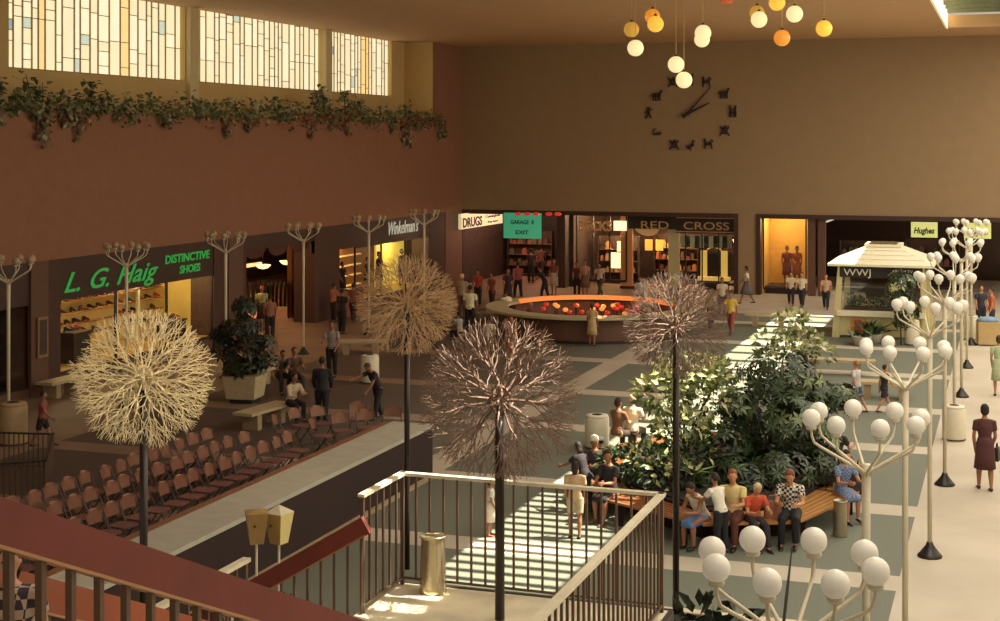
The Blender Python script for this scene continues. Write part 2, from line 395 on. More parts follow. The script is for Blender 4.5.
# wall clock with silhouettes for numerals
def onback(px, py, y=66.5):
    u = (px-500)/FPX; t = y/(CT+ST*u); return Vector((t*(u*CT-ST), y, H+(HZ-py)/FPX*t))
M_sil = mat('dark_clock_metal', '#2a1d1c', .6)
ck = onback(687.5, 114)
clock = thing('wall_clock', 'large wall clock with dark figure silhouettes for numerals on the back wall', 'clock', ck)
sil = { # each little figure: list of strokes (x0,z0,x1,z1,w)
 'horse': [(-.15, .05, .15, .08, .16), (-.14, 0, -.16, -.2, .06), (-.05, 0, -.05, -.2, .05), (.08, 0, .06, -.2, .05), (.15, 0, .16, -.2, .06), (.14, .1, .24, .24, .09), (-.16, .1, -.26, 0, .04)],
 'man': [(0, 0, 0, .16, .12), (0, .2, 0, .27, .12), (-.02, 0, -.14, -.22, .07), (.02, 0, .12, -.2, .07), (-.02, .13, -.2, .02, .05), (.02, .13, .18, .2, .05)],
 'twins': [(-.1, -.2, -.1, .15, .13), (.1, -.2, .1, .15, .13), (-.12, .15, -.14, .28, .08), (.12, .15, .14, .28, .08), (-.15, -.05, .15, -.05, .08)],
 'crab': [(0, -.06, 0, .1, .3), (-.14, .1, -.2, .22, .06), (.14, .1, .2, .22, .06), (-.15, -.1, -.2, -.2, .06), (.15, -.1, .2, -.2, .06), (-.05, .1, .05, .24, .07)],
 'bird': [(-.12, -.1, .1, .04, .16), (.08, .05, .12, .22, .08), (.1, .22, .2, .2, .05), (-.1, -.14, -.2, .0, .06), (0, -.14, 0, -.25, .04)],
 'bowl': [(-.14, -.1, .14, -.1, .1), (-.17, -.06, -.16, .1, .03), (-.16, .1, -.05, .17, .03), (.05, -.05, .18, -.02, .06)],
 'goat': [(-.14, 0, .1, .02, .15), (-.16, 0, -.17, -.22, .06), (.1, 0, .16, -.22, .06), (-.15, .05, -.18, .22, .1), (.06, .08, .14, .2, .05), (.14, .2, .2, .1, .05)]}
ring = ((707, 82, 'horse', 'goat'), (724, 94, '', 'horse'), (733, 112, '', 'twins'), (725, 131, '', 'crab'), (709, 144, '', 'goat'), (691, 145.5, '', 'bird'), (674.5, 145, '', 'crab'),
        (657.5, 132, '', 'bowl'), (649, 113.5, '', 'man'), (657, 96, '', 'horse'), (673, 82.5, '', 'crab'), (690, 80.5, '', 'twins'))
for px, py, _, kd in ring:
    b = MB(); c0 = onback(px, py) - ck
    for x0, z0, x1, z1, w in sil[kd]:
        p, q = Vector((x0, 0, z0)), Vector((x1, 0, z1)); d = (q-p).normalized(); a = Vector((-d.z, 0, d.x))*w/2
        p -= d*w*.25; q += d*w*.25
        vs = [p+a, q+a*.8, q-a*.8, p-a]
        b.add([(v.x, -.1, v.z) for v in vs]+[(v.x, -.04, v.z) for v in vs], [(0, 1, 2, 3), (7, 6, 5, 4), (0, 4, 5, 1), (1, 5, 6, 2), (2, 6, 7, 3), (3, 7, 4, 0)])
    b.tube([(0, -.06, 0), (0, 0, 0)], .03, 6)
    b.build('numeral_figure', M_sil, clock, loc=c0)
for nm, px, py, w in (('minute_hand', 711, 87.5, .07), ('hour_hand', 710, 103, .1)):
    e = onback(px, py) - ck
    d = Vector((e.x, 0, e.z)).normalized(); s0 = -d*.25
    a = Vector((-d.z, 0, d.x))*w/2; vs = [s0+a*1.6, e+a*.5, e-a*.5, s0-a*1.6]
    MB().add([(v.x, -.16 if w < .09 else -.2, v.z) for v in vs]+[(v.x, -.12 if w < .09 else -.17, v.z) for v in vs], [(0, 1, 2, 3), (7, 6, 5, 4), (0, 4, 5, 1), (1, 5, 6, 2), (2, 6, 7, 3), (3, 7, 4, 0)]).build(nm, M_sil, clock)
MB().tube([(0, 0, 0), (0, -.22, 0)], .09, 12).build('hub', M_sil, clock)
# ------------------------------------------------------------------ hanging globe pendants
PC = {'cream': ('#f0dfa4', .85), 'yellow': ('#f0b93e', .8), 'orange': ('#e08a2e', .7), 'olive': ('#c39437', .6), 'red': ('#b04a24', .6)}
pend = [(631.5, 29.5, 44.5, 'olive', 'dull gold globe pendant, leftmost of all, above a cream one'), (635.5, 48, 42, 'cream', 'cream globe pendant hanging lowest at the far left of the cluster'),
 (652.5, 16.5, 44.5, 'orange', 'orange globe pendant half hidden behind a yellow one'), (655.5, 24, 42, 'yellow', 'yellow globe pendant overlapping the orange one'),
 (676, 64.5, 42, 'cream', 'cream globe pendant second lowest, above the clock numerals'), (684, 80, 42, 'cream', 'cream globe pendant hanging lowest, in front of the clock'),
 (703, 33, 42, 'cream', 'upper cream globe of the touching pair above the clock'), (702, 39.5, 44.5, 'cream', 'lower cream globe of the touching pair above the clock'),
 (757, 13, 45, 'olive', 'dark gold globe pendant behind a pale yellow one'), (759, 19.5, 42, 'cream', 'pale yellow globe pendant in front of a dark gold one'),
 (777, 2.5, 42, 'yellow', 'yellow globe pendant cut by the top of the picture'), (794.5, 14, 41, 'cream', 'whitish globe pendant beside the cut-off yellow one'),
 (782, 38, 42, 'orange', 'orange globe pendant hanging lowest of the right-hand group'), (824, 28.5, 42, 'yellow', 'yellow globe pendant farthest right'),
 (727, -4, 42, 'red', 'reddish globe pendant barely showing at the top edge')]
for px, py, t, cn, lb in pend:
    r = (px-500)/FPX*t; L = Vector((r*CT-t*ST, r*ST+t*CT, H+(HZ-py)/FPX*t))
    o = thing('globe_pendant', lb, 'pendant lamp', L, 0, 'coloured globe pendants')
    MB().ball((0, 0, 0), .235, 20, 12).build('globe', mat('glass_'+cn, PC[cn][0], .25, noise=.1, nscale=3, emit=PC[cn][1]), o, True)
    MB().tube([(0, 0, .22), (0, 0, 11.4-L.z)], .009, 6).build('cord', mat('pendant_cord', '#d8b070', .6), o)
    MB().lathe([(.05, .215), (.045, .27), (.015, .29)], n=10).build('cap', M_sil, o)
# ------------------------------------------------------------------ street-style globe lamps
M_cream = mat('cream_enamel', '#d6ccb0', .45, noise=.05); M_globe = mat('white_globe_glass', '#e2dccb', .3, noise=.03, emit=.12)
M_blackcone = mat('black_enamel', '#181514', .4)
def make_lamp():
    o = thing('globe_lamp', 'x', 'lamp', (0, 0, 0))
    MB().lathe([(.2, 0), (.2, .03), (.16, .07), (.06, .2), (.055, .24)], n=20).build('base', M_blackcone, o, True)
    MB().tube([(0, 0, .2), (0, 0, 2.6), (0, 0, 3.7)], [.038, .038, .046], 12).build('pole', M_cream, o, True)
    for k in range(8):
        a = k*math.pi/4; ca, sa = math.cos(a), math.sin(a)
        P = [(r*ca, r*sa, z) for r, z in ((.02, 3.58), (.06, 3.64), (.25, 3.755), (.43, 3.86), (.5, 3.905), (.525, 3.97), (.53, 4.06))]
        ar = MB().tube(P, [.018, .018, .015, .0135, .0135, .0135, .0135], 7)
        ar.lathe([(.045, 4.035), (.055, 4.06), (.03, 4.07)], (.53*ca, .53*sa, 0), 10)
        am = ar.build('arm', M_cream, o, True)
        MB().ball((.53*ca, .53*sa, 4.145), .089, 18, 11).build('globe', M_globe, am, True)
    return o
lampR = [9.5, 14.66, 19.85, 25.3, 30.7, 36.1, 41.5, 46.9, 52.3]
ordw = ['nearest to the camera, cut by the bottom edge', 'second nearest of the right-hand row', 'third in the right-hand row', 'fourth in the right-hand row, black cone base showing',
        'fifth in the right-hand row, base on the pale walk', 'sixth in the right-hand row, behind the cream litter bin', 'seventh in the right-hand row', 'eighth in the right-hand row', 'farthest of the right-hand row, before the pale green signs']
proto = make_lamp()
lamprot = [37, 19, 28, 12, 35, 5, 22, 10, 30]
for i, y in enumerate(lampR):
    x = (-1.31, -1.31, -1.28, -1.24)[i] if i < 4 else -1.22
    lb = 'cream lamp with eight white globes, ' + ordw[i]
    if i == 0: o = proto; o.location = (x, y, -.06); o.rotation_euler.z = R(lamprot[i]); o['label'] = lb; o['group'] = 'globe lamps along the right-hand walk'; o.location.z = 0
    else: dup(proto, (x, y, 0), R(lamprot[i]), lb, 'globe lamps along the right-hand walk')
_dim = {}
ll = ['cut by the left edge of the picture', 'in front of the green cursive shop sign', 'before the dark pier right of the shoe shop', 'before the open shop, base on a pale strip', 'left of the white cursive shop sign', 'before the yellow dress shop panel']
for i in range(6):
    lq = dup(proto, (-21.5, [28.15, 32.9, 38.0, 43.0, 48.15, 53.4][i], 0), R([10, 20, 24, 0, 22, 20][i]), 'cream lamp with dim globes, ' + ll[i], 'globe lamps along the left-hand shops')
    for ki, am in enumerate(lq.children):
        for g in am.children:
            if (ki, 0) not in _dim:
                _dim[(ki, 0)] = g.data.copy(); _dim[(ki, 0)].materials[0] = mat('dim_globe_glass', '#a89272', .3)  # dim left side put into a tan copy of the globe glass
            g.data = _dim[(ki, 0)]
# ================================================================== BRANCHING BALL TREES
M_gold = mat('lit_gold_twigs', '#e8d8b0', .45, metal=.1, noise=.15, nscale=20)  # warm light on the lit globes put into their colour; unlit ones brown
M_gold2 = mat('lit_gold_twigs_dull', '#b9946a', .45, metal=.2, noise=.2, nscale=20)
M_mauve = mat('unlit_twigs', '#74594a', .7, metal=0, noise=.3, nscale=14)
M_pole = mat('dark_bronze_pole', '#251a16', .35, metal=.3)
def ball_tree(loc, zc, rad, m, seed, label, zb=0, polew=.045, n0=28):
    nf = 4
    r = random.Random(seed); o = thing('branching_globe_tree', label, 'sculpture', loc, 0, 'metal twig globes on poles')
    B = MB()
    def grow(p, d, l, w, lev):
        q = p + d*l; k = (d + Vector((r.gauss(0, .1), r.gauss(0, .1), r.gauss(0, .1)))).normalized()
        B.tube([p, p + k*l*.5, q], [w, w*.9, w*.75], 4, cap=False)
        if lev == nf: return
        n = 2 if lev == 3 else 3
        ax = d.orthogonal().normalized(); off = r.random()*6.3
        for i in range(n):
            a = off + 2*math.pi*i/n + r.uniform(-.4, .4); s = r.uniform(.3, .5) if lev else r.uniform(.3, .55)
            sd = (Matrix.Rotation(a, 3, d) @ ax)
            grow(q, (d + sd*s).normalized(), rad*((.24, .19, .14, .12)[lev])*r.uniform(.8, 1.15), w*.72, lev+1)
    for i in range(n0):
        z = 1 - 2*(i+.5)/n0; a = i*2.39996; h = math.sqrt(1-z*z)
        d = Vector((h*math.cos(a), h*math.sin(a), z*.96+.02)).normalized()
        grow(d*rad*.08, d, rad*.30, rad*.0165, 0)
    for v in range(len(B.v)): B.v[v] = (B.v[v][0], B.v[v][1], B.v[v][2]+zc)
    B.build('twig_globe', m, o)
    MB().tube([(0, 0, zb), (0, 0, zc-.05)], polew, 12).build('pole', M_pole, o, True)
    rg = MB()
    for k in range(3):
        a = k*2.1; P = [(.1*rad*1.4*math.cos(t)*math.cos(a), .1*rad*1.4*math.cos(t)*math.sin(a), zc+.17*rad*math.sin(t)) for t in [i*math.pi/6 for i in range(13)]]
        rg.tube(P, .014, 6)
    rg.build('hub_rings', m, o, True)
    return o
LZ = 2.42
ball_tree((-9.06, 14.2, 0), 4.2, .76, M_gold, 11, 'golden twig globe on a dark pole at the left, brightest of the four')
p2 = at(407, 569); ball_tree(tuple(p2), 4.22, .80, M_gold2, 12, 'dull gold twig globe on a pole behind the landing corner')
ball_tree((-4.43, 12.86, LZ), 4.44-LZ, .74, M_mauve, 13, 'large brown twig globe nearest the camera, its pole rising from the landing')
p4 = at(676, 612, .44); ball_tree((p4.x, p4.y, 0), 4.32, .72, M_mauve, 14, 'brown twig globe whose pole stands in the pale planter, right of the landing', zb=.4)
# ================================================================== STAIR LANDING
M_land = mat('pale_terrazzo', '#cfc2a4', .5, noise=.12, nscale=3, hx2='#dccfb0')
LX0, LX1, LY0, LY1 = -5.75, -3.02, 8.9, 13.62
st = MB().box(LX0, LX1, LY0, LY1, LZ-.2, LZ)
struct('floor_landing', st, M_land)
struct('trim_10', MB().box(LX0-.03, LX1+.03, LY1, LY1+.05, LZ-.5, LZ+.005).box(LX1, LX1+.05, LY0, LY1, LZ-.5, LZ+.005).box(LX0-.05, LX0, LY0, 10.35, LZ-.5, LZ+.005), M_dark2)
struct('trim_11', MB().box(-5.6, -5.3, 13.0, 13.3, 0, LZ-.2).box(-3.4, -3.1, 13.0, 13.3, 0, LZ-.2).box(-5.6, -5.3, 9.1, 9.4, 0, LZ-.2).box(-3.4, -3.1, 9.1, 9.4, 0, LZ-.2), M_pier)
# flights
f1 = MB()
for k in range(17): f1.box(-4.6, -3.2, 8.9-.38*(k+1), 8.9-.38*k+.02, LZ+.167*(k+1)-.24, LZ+.167*(k+1))
struct('trim_12', f1, M_land)
f2 = MB()
for k in range(14): f2.box(-5.75-.28*(k+1), -5.75-.28*k+.02, 10.45, 12.5, LZ-.17*(k+1)-.22, LZ-.17*(k+1))
struct('trim_13', f2, M_land)
struct('floor_upper', MB().box(-9, 3, -8, 2.45, 5.0, 5.24), M_land)
M_cap = mat('pale_rail_cap', '#d6cbb0', .35, noise=.08, nscale=6); M_bal = mat('bronze_baluster', '#5a4436', .4, metal=.4)
M_red = mat('red_stained_rail', '#662014', .7, noise=.12, nscale=2.5, hx2='#6e2516'); M_orange = mat('sunlit_red_rail', '#8a3f20', .42, noise=.12, nscale=2.5)  # orange one: sunlight on a red rail put into a lighter colour
def guard(label, P, z, top, n_gap=.15, mcap=M_cap, ends=True):
    """level guard rail through corner points P"""
    o = thing('guard_rail', label, 'railing', (P[0][0], P[0][1], z)); O = Vector((P[0][0], P[0][1], 0))
    cap = MB(); low = MB()
    for a, b in zip(P, P[1:]):
        a, b = Vector((*a, 0))-O, Vector((*b, 0))-O; d = (b-a).normalized()
        cap.bar(a - d*.03 + Vector((0, 0, top)), b + d*.03 + Vector((0, 0, top)), .07, .03)
        low.bar(a + Vector((0, 0, .07)), b + Vector((0, 0, .07)), .03, .02)
        n = max(1, round((b-a).length/n_gap))
        for k in range(n + (1 if b == Vector((*P[-1], 0))-O else 0)):
            q = a + (b-a)*k/n
            w = .035 if k in (0, n) else .02
            MB().bar(q + Vector((0, 0, 0.0 if k in (0, n) else .06)), q + Vector((0, 0, top-.015)), w, w).build('baluster', M_bal, o)
    cap.build('handrail', mcap, o); low.build('bottom_rail', M_bal, o)
    return o
guard('pale-capped guard rail round the landing corner above the stair', [(-5.7, 12.62), (-5.7, 13.58), (-3.07, 13.55), (-3.07, 8.95)], LZ, 1.1)
guard('short pale-capped rail end seen over the big red handrail', [(-5.7, 10.38), (-5.7, 8.95)], LZ, 1.09)
def slope_rail(name, label, p, q, m, bh, bw, gap, drop, bal_w=.028, post=False):
    o = thing(name, label, 'railing', p); q = Vector(q)-Vector(p); p0 = Vector((0, 0, 0))
    MB().bar(p0, q, bw, bh).build('handrail', m, o)
    MB().bar(p0-Vector((0, 0, bh/2+.006)), q-Vector((0, 0, bh/2+.006)), bw*1.12, .012).build('edge_strip', mat('tan_edge', '#a8794e', .5), o)
    hl = Vector((q.x, q.y, 0)).length; n = round(hl/gap)
    for k in range(n):
        c = q*((k+.4)/n)
        MB().bar(c-Vector((0, 0, drop)), c-Vector((0, 0, bh/2)), bal_w, bal_w).build('baluster', M_bal, o)
    return o
def zr(y): return 5.52-.442*(y-4.18)
slope_rail('stair_handrail', 'large dark red sloping handrail crossing the bottom left corner', (-3.23, 3.1, zr(3.1)), (-3.23, 8.75, zr(8.75)-.02), M_red, .155, .06, .178, .95)
slope_rail('stair_handrail', 'orange-lit sloping handrail seen through the nearer balusters', (-4.7, 5.85, zr(5.85)-.05), (-4.7, 8.75, zr(8.75)-.05), M_orange, .17, .05, .178, .95)
slope_rail('stair_handrail', 'red sloping handrail running down from the landing corner', (-5.64, 12.58, 3.26), (-8.4, 12.58, 1.6), M_red, .17, .06, .135, .85, .02)
slope_rail('stair_handrail', 'red handrail end at the near side of the lower flight', (-5.73, 10.42, 3.22), (-8.4, 10.42, 1.6), M_red, .14, .06, .135, .85, .02)
# ash urn of bright metal on the landing
M_chrome = mat('brushed_aluminium', '#c9bd9c', .22, metal=.9, noise=.1, nscale=30)
def ash_urn(label, loc, h, r, m=M_chrome, n=24):
    o = thing('ash_urn', label, 'ash bin', loc)
    MB().lathe([(r*.98, 0), (r, .02), (r*.97, .05), (r*.86, h*.95), (r*.86, h*.96)], n=n).build('body', m, o, True)
    MB().lathe([(r*.9, h*.95), (r*.98, h*.965), (r*.98, h*.99), (r*.86, h), (r*.8, h*.975), (.01, h*.97)], n=n).build('rim', m, o, True)
    return o
u0 = at(433, 592, LZ); ash_urn('shiny aluminium ash urn standing on the landing by the rail', tuple(u0), .56, .135)
# ================================================================== RUNWAY PLATFORM
M_slab = mat('grey_platform_top', '#a8a494', .7, noise=.08, nscale=4); M_face = mat('dark_platform_side', '#240f0a', .95, noise=.08, nscale=4)
o = thing('runway_platform', 'long raised platform with grey top and dark brown sides beside the chairs', 'platform', (-11.55, 18, 0))
MB().box(-.45, .45, -8, 10.1, 1.0, 1.07).build('platform_top', M_slab, o)
MB().box(-.42, .44, -8, 10.05, 0, 1.0).build('platform_side', M_face, o)
MB().box(-.66, -.45, -8, 10.1, .86, 1.05).build('edge_board', wood('brown_board', '#6a3820', '#7c4628', 4, 'X'), o)
MB().box(.44, .5, -8, 10.05, 0, .08).build('base_trim', mat('pale_trim', '#9d8a68', .6), o)
# ================================================================== FOLDING CHAIRS
M_ch = mat('brown_chair_enamel', '#7e503a', .3, metal=.1, noise=.1, nscale=9); M_chs = mat('maroon_seat_pad', '#6a3f3c', .5)
M_chf = mat('dark_chair_tube', '#3a2620', .35, metal=.4)
def make_chair():  # faces +x
    o = thing('folding_chair', 'x', 'chair')
    B = MB(); n = 9   # curved back panel with rounded top
    vs = []; 
    for z, hw in ((.57, .2), (.63, .207), (.69, .207), (.745, .197), (.785, .17), (.812, .12)):
        for j in range(n):
            s = -1+2*j/(n-1); vs.append((-.23-.035*(1-s*s)-(z-.6)*.2, s*hw, z-.022*s*s*(z > .76)))
    fs = [(i*n+j, i*n+j+1, (i+1)*n+j+1, (i+1)*n+j) for i in range(5) for j in range(n-1)]
    B.add(vs, fs); k = len(vs); B.add([(x+.014, y, z) for x, y, z in vs], [tuple(reversed(f)) for f in fs])
    for j in range(n-1): B.f.append((5*n+j, 5*n+j+1, k+5*n+j+1, k+5*n+j)); B.m.append(0)
    B.build('backrest', M_ch, o, True)
    S = MB().poly([(-.2, -.17), (.14, -.2), (.2, -.15), (.2, .15), (.14, .2), (-.2, .17)], .425, .45)
    S.build('seat', M_chs, o)
    for s in (-1, 1):
        MB().tube([(-.27, s*.205, .77), (-.12, s*.21, .45), (.22, s*.22, .0)], .012, 6).build('leg', M_chf, o)
        MB().tube([(.12, s*.19, .44), (-.24, s*.19, 0)], .011, 6).build('leg', M_chf, o)
    MB().tube([(.17, -.21, .08), (.17, .21, .08)], .009, 6).build('stretcher', M_chf, o); MB().tube([(-.18, -.19, .08), (-.18, .19, .08)], .009, 6).build('stretcher', M_chf, o)
    return o
ch = make_chair(); first = True
rowl = {0: 'brown folding chair in the front row nearest the raised platform', 1: 'brown folding chair in the second row back from the platform', 2: 'brown folding chair in the third row from the platform', 3: 'brown folding chair in the rearmost row from the platform'}
rc = random.Random(4); plan = []
for k in range(18): plan.append((-13.95+rc.uniform(-.05, .05), 18.6+.53*k, R(rc.uniform(-7, 7)), 0))
for k in range(15): plan.append((-14.85+rc.uniform(-.06, .06), 19.9+.53*k, R(rc.uniform(-7, 7)), 1))
for k in range(13): plan.append((-15.7+rc.uniform(-.06, .06), 21.0+.53*k, R(rc.uniform(-8, 8)), 2))
sc = [(285, 419, 12, 'brown folding chair standing alone behind the rows'), (302, 413, -14, 'brown folding chair next to the seated man in the white shirt'), (323, 411, -30, 'brown folding chair directly in front of the man in the dark coat'), (323, 423, 12, 'brown folding chair close to the platform, below the dark coat'),
      (343, 418, -48, 'brown folding chair, back turned, between the dark coat and the stooping man'), (359, 407, -60, 'brown folding chair left of the stooping man, farther back'), (367, 415, -55, 'brown folding chair in front of the stooping man'), (391, 412, -75, 'brown folding chair farthest right, right of the stooping man')]
for x, y, rz, r_ in plan:
    o = ch if first else dup(ch); first = False
    o.location = (x, y, 0); o.rotation_euler.z = rz; o['label'] = rowl[r_]; o['group'] = ('front', 'second', 'third')[r_] + ' row of folding chairs'
for px, py, a, lb in sc:
    p = at(px, py, .72); o = dup(ch, (p.x, p.y, 0), R(a), lb, 'scattered folding chairs')
# ================================================================== SEATING PLANTER
PV = [(-7.9, 27.3), (-6.9, 25.6), (-4.9, 24.4), (-3.35, 25.1), (-2.6, 27.3), (-2.6, 29.8), (-4.0, 31.9), (-6.4, 32.4), (-7.9, 30.2)]
pc = Vector((-5.3, 28.4, 0))
def inset(pts, d): return [tuple((Vector((*p, 0))+(pc-Vector((*p, 0))).normalized()*d)[:2]) for p in pts]
o = thing('seating_planter', 'many-sided dark planter bed in the middle of the floor', 'planter', pc)
PI_ = inset(PV, .8); P2 = inset(PV, .9)
sh = lambda P: [(a-pc.x, b-pc.y) for a, b in P]
MB().poly(sh(PI_), 0, .5).build('wall', M_face, o)
MB().poly(sh(P2), .5, .54).build('soil', mat('dark_soil', '#241a12', .95, noise=.4, nscale=12, bump=.4), o)
M_bw = mat('golden_bench_slats', '#a8743a', .4, noise=.1, nscale=4); M_bw2 = mat('brown_bench_slats', '#7e4c2a', .4, noise=.1, nscale=4)
bl = ['left-hand wooden bench segment of the planter where the woman in dark dress sits', 'long front bench segment behind the landing rail corner', 'front bench segment with the paper bag and plaid-shirted man', 'short golden bench segment right of the plaid-shirted man', 'right-hand bench segment behind the woman in the blue dress', 'rear right bench segment half hidden by the lamp globes', 'rear bench segment behind the dark tree', 'rear left bench segment lit white by the sun stripes', 'left rear bench segment near the white bin']
def seatpos(px, seg, f=.42):
    a, b = (Vector((*PV[k % 9], 0)).lerp(Vector((*PI_[k % 9], 0)), f) for k in (seg, seg+1)); u = (px-500)/FPX; d = Vector((u*CT-ST, CT+ST*u, 0)); e = b-a
    s = (a.x*d.y-a.y*d.x)/(-(e.x*d.y-e.y*d.x)); return a+e*s
for i in range(9):
    a, b = Vector((*PV[i], 0)), Vector((*PV[(i+1) % 9], 0)); ai, bi = Vector((*PI_[i], 0)), Vector((*PI_[(i+1) % 9], 0))
    g = .04; c0 = (a+b)/2; o = thing('planter_bench', bl[i], 'bench', (c0.x, c0.y, 0), 0, 'bench segments round the planter')
    S = MB(); n = 6
    for k in range(n):
        f0, f1 = k/n, (k+.82)/n
        pts = []
        for f, e in ((f0, g), (f0, 1-g), (f1, 1-g), (f1, g)):
            oo = a.lerp(b, e); ii = ai.lerp(bi, e); q = oo.lerp(ii, f)-c0; pts.append((q.x, q.y))
        S.poly(pts, .41, .45)
    S.build('seat', M_bw if i in (2, 3, 4, 5) else M_bw2, o)
    for e in (.15, .85):
        q0 = a.lerp(b, e).lerp(ai.lerp(bi, e), .12)-c0; q1 = ai.lerp(bi, e)-c0
        MB().bar((q0.x, q0.y, .36), (q1.x, q1.y, .36), .06, .09).bar((q0.x*.9+q1.x*.1, q0.y*.9+q1.y*.1, 0), (q0.x*.9+q1.x*.1, q0.y*.9+q1.y*.1, .35), .07, .07).build('support', M_face, o)
# ------------------------------------------------------------------ plants
def leafm(n, a, r=.45): return mat(n, a, r, noise=.3, nscale=3)
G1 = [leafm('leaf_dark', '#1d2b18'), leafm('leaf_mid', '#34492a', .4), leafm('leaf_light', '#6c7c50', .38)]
G2 = [leafm('leaf_olive', '#5c6a3c'), leafm('leaf_sunny', '#b0b478', .4), leafm('leaf_pale', '#d6d2a0', .4)]
G3 = [leafm('ivy_dark', '#5a6244'), leafm('ivy_mid', '#8a9066'), leafm('ivy_brown', '#6e5440')]
def rv(r): 
    while 1:
        v = Vector((r.uniform(-1, 1), r.uniform(-1, 1), r.uniform(-1, 1)))
        if .05 < v.length < 1: return v
def tree(name, label, loc, blobs, mats, seed, L=.2, dens=1.0, palm=True, stems=4, z0=.5, thick=.03):
    r = random.Random(seed); o = thing(name, label, 'plant', (loc[0], loc[1], z0)); F = MB(); T = MB()
    for bi, (dx, dy, z, rx, rz, n) in enumerate(blobs):
        c = Vector((dx, dy, z-z0))
        T.tube([(dx*.1+r.uniform(-.05, .05), dy*.1, 0), (dx*.5, dy*.5, (z-z0)*.6), c], [thick, thick*.7, thick*.3], 6)
        for k in range(int(n*dens)):
            v = rv(r); v = v.normalized()*(v.length**.5); p = c + Vector((v.x*rx, v.y*rx, v.z*rz))
            if p.z < .03: p.z = .03+r.random()*.1
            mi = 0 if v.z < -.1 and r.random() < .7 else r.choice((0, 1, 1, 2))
            out = (v + Vector((0, 0, .25))).normalized()
            if palm:
                m = r.randint(5, 7); ax = out.orthogonal().normalized()
                for j in range(m):
                    d = (Matrix.Rotation(6.283*j/m+r.random()*.3, 3, out) @ ax) + out*.15 - Vector((0, 0, .25))
                    F.leaf(p, d, out, L*r.uniform(.8, 1.2), L*.36, mi)
                if r.random() < .15: T.tube([c, p], [thick*.25, thick*.12], 4)
            else:
                d = out + rv(r)*.8 - Vector((0, 0, .2)); F.leaf(p, d, out if abs(out.dot(d.normalized())) < .95 else Vector((0, 1, .1)), L*r.uniform(.7, 1.3), L*.5, mi)
    F.build('foliage', mats, o); T.build('stem', mat('stem_brown', '#3b2a1c', .8), o); return o
def atd(px, py, t):
    r = (px-500)/FPX*t; return Vector((r*CT-t*ST, r*ST+t*CT, H+(HZ-py)/FPX*t))
def blobs(base, L, t):   # (px,py,rpx,rzpx,n)
    out = []
    for px, py, rp, rz, n, dt in L:
        w = atd(px, py, t+dt); out.append((w.x-base[0], w.y-base[1], w.z, rp/FPX*t, rz/FPX*t, n))
    return out
b = (-4.4, 28.4)
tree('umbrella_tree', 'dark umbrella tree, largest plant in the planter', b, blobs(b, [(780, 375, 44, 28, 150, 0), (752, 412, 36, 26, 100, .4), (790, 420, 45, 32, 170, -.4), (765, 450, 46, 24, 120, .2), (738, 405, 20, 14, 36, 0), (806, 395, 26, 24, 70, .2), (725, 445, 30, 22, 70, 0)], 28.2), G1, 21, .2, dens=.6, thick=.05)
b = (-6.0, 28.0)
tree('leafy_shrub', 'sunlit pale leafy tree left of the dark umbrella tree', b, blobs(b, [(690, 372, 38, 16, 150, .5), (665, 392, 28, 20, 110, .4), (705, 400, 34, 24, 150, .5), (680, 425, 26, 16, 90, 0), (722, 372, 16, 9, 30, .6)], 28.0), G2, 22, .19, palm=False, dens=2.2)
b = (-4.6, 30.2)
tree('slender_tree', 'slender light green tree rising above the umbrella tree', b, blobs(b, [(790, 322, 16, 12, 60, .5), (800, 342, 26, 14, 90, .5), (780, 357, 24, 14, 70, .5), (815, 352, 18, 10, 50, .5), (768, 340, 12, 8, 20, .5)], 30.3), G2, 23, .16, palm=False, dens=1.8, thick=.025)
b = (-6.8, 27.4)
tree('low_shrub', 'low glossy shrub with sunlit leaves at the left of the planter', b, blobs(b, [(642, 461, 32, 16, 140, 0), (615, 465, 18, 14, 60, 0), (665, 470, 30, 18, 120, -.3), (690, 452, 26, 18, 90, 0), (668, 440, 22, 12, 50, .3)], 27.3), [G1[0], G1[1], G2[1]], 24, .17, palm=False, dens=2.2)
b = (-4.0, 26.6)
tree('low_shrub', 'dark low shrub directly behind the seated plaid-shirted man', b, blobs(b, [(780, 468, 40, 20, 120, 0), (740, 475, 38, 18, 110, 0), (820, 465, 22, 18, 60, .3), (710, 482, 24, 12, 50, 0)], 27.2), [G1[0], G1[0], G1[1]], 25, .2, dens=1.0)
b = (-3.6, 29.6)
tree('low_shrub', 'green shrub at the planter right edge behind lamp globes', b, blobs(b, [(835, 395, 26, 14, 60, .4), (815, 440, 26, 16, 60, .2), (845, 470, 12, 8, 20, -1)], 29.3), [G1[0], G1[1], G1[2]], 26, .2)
# rosette plant
o = thing('rosette_plant', 'pale green star-shaped rosette plant in front of the shrubs', 'plant', (-5.35, 26.2, .5)); F = MB(); r = random.Random(5)
for k in range(16):
    a = k*2.4; d = Vector((math.cos(a), math.sin(a), .3+.03*k)); F.leaf(Vector((0, 0, .35)), d, Vector((0, 0, 1)), .45, .1, k % 3)
F.tube([(0, 0, 0), (0, 0, .37)], .02, 6, 0); F.build('foliage', [G1[1], G1[2], G2[1]], o)
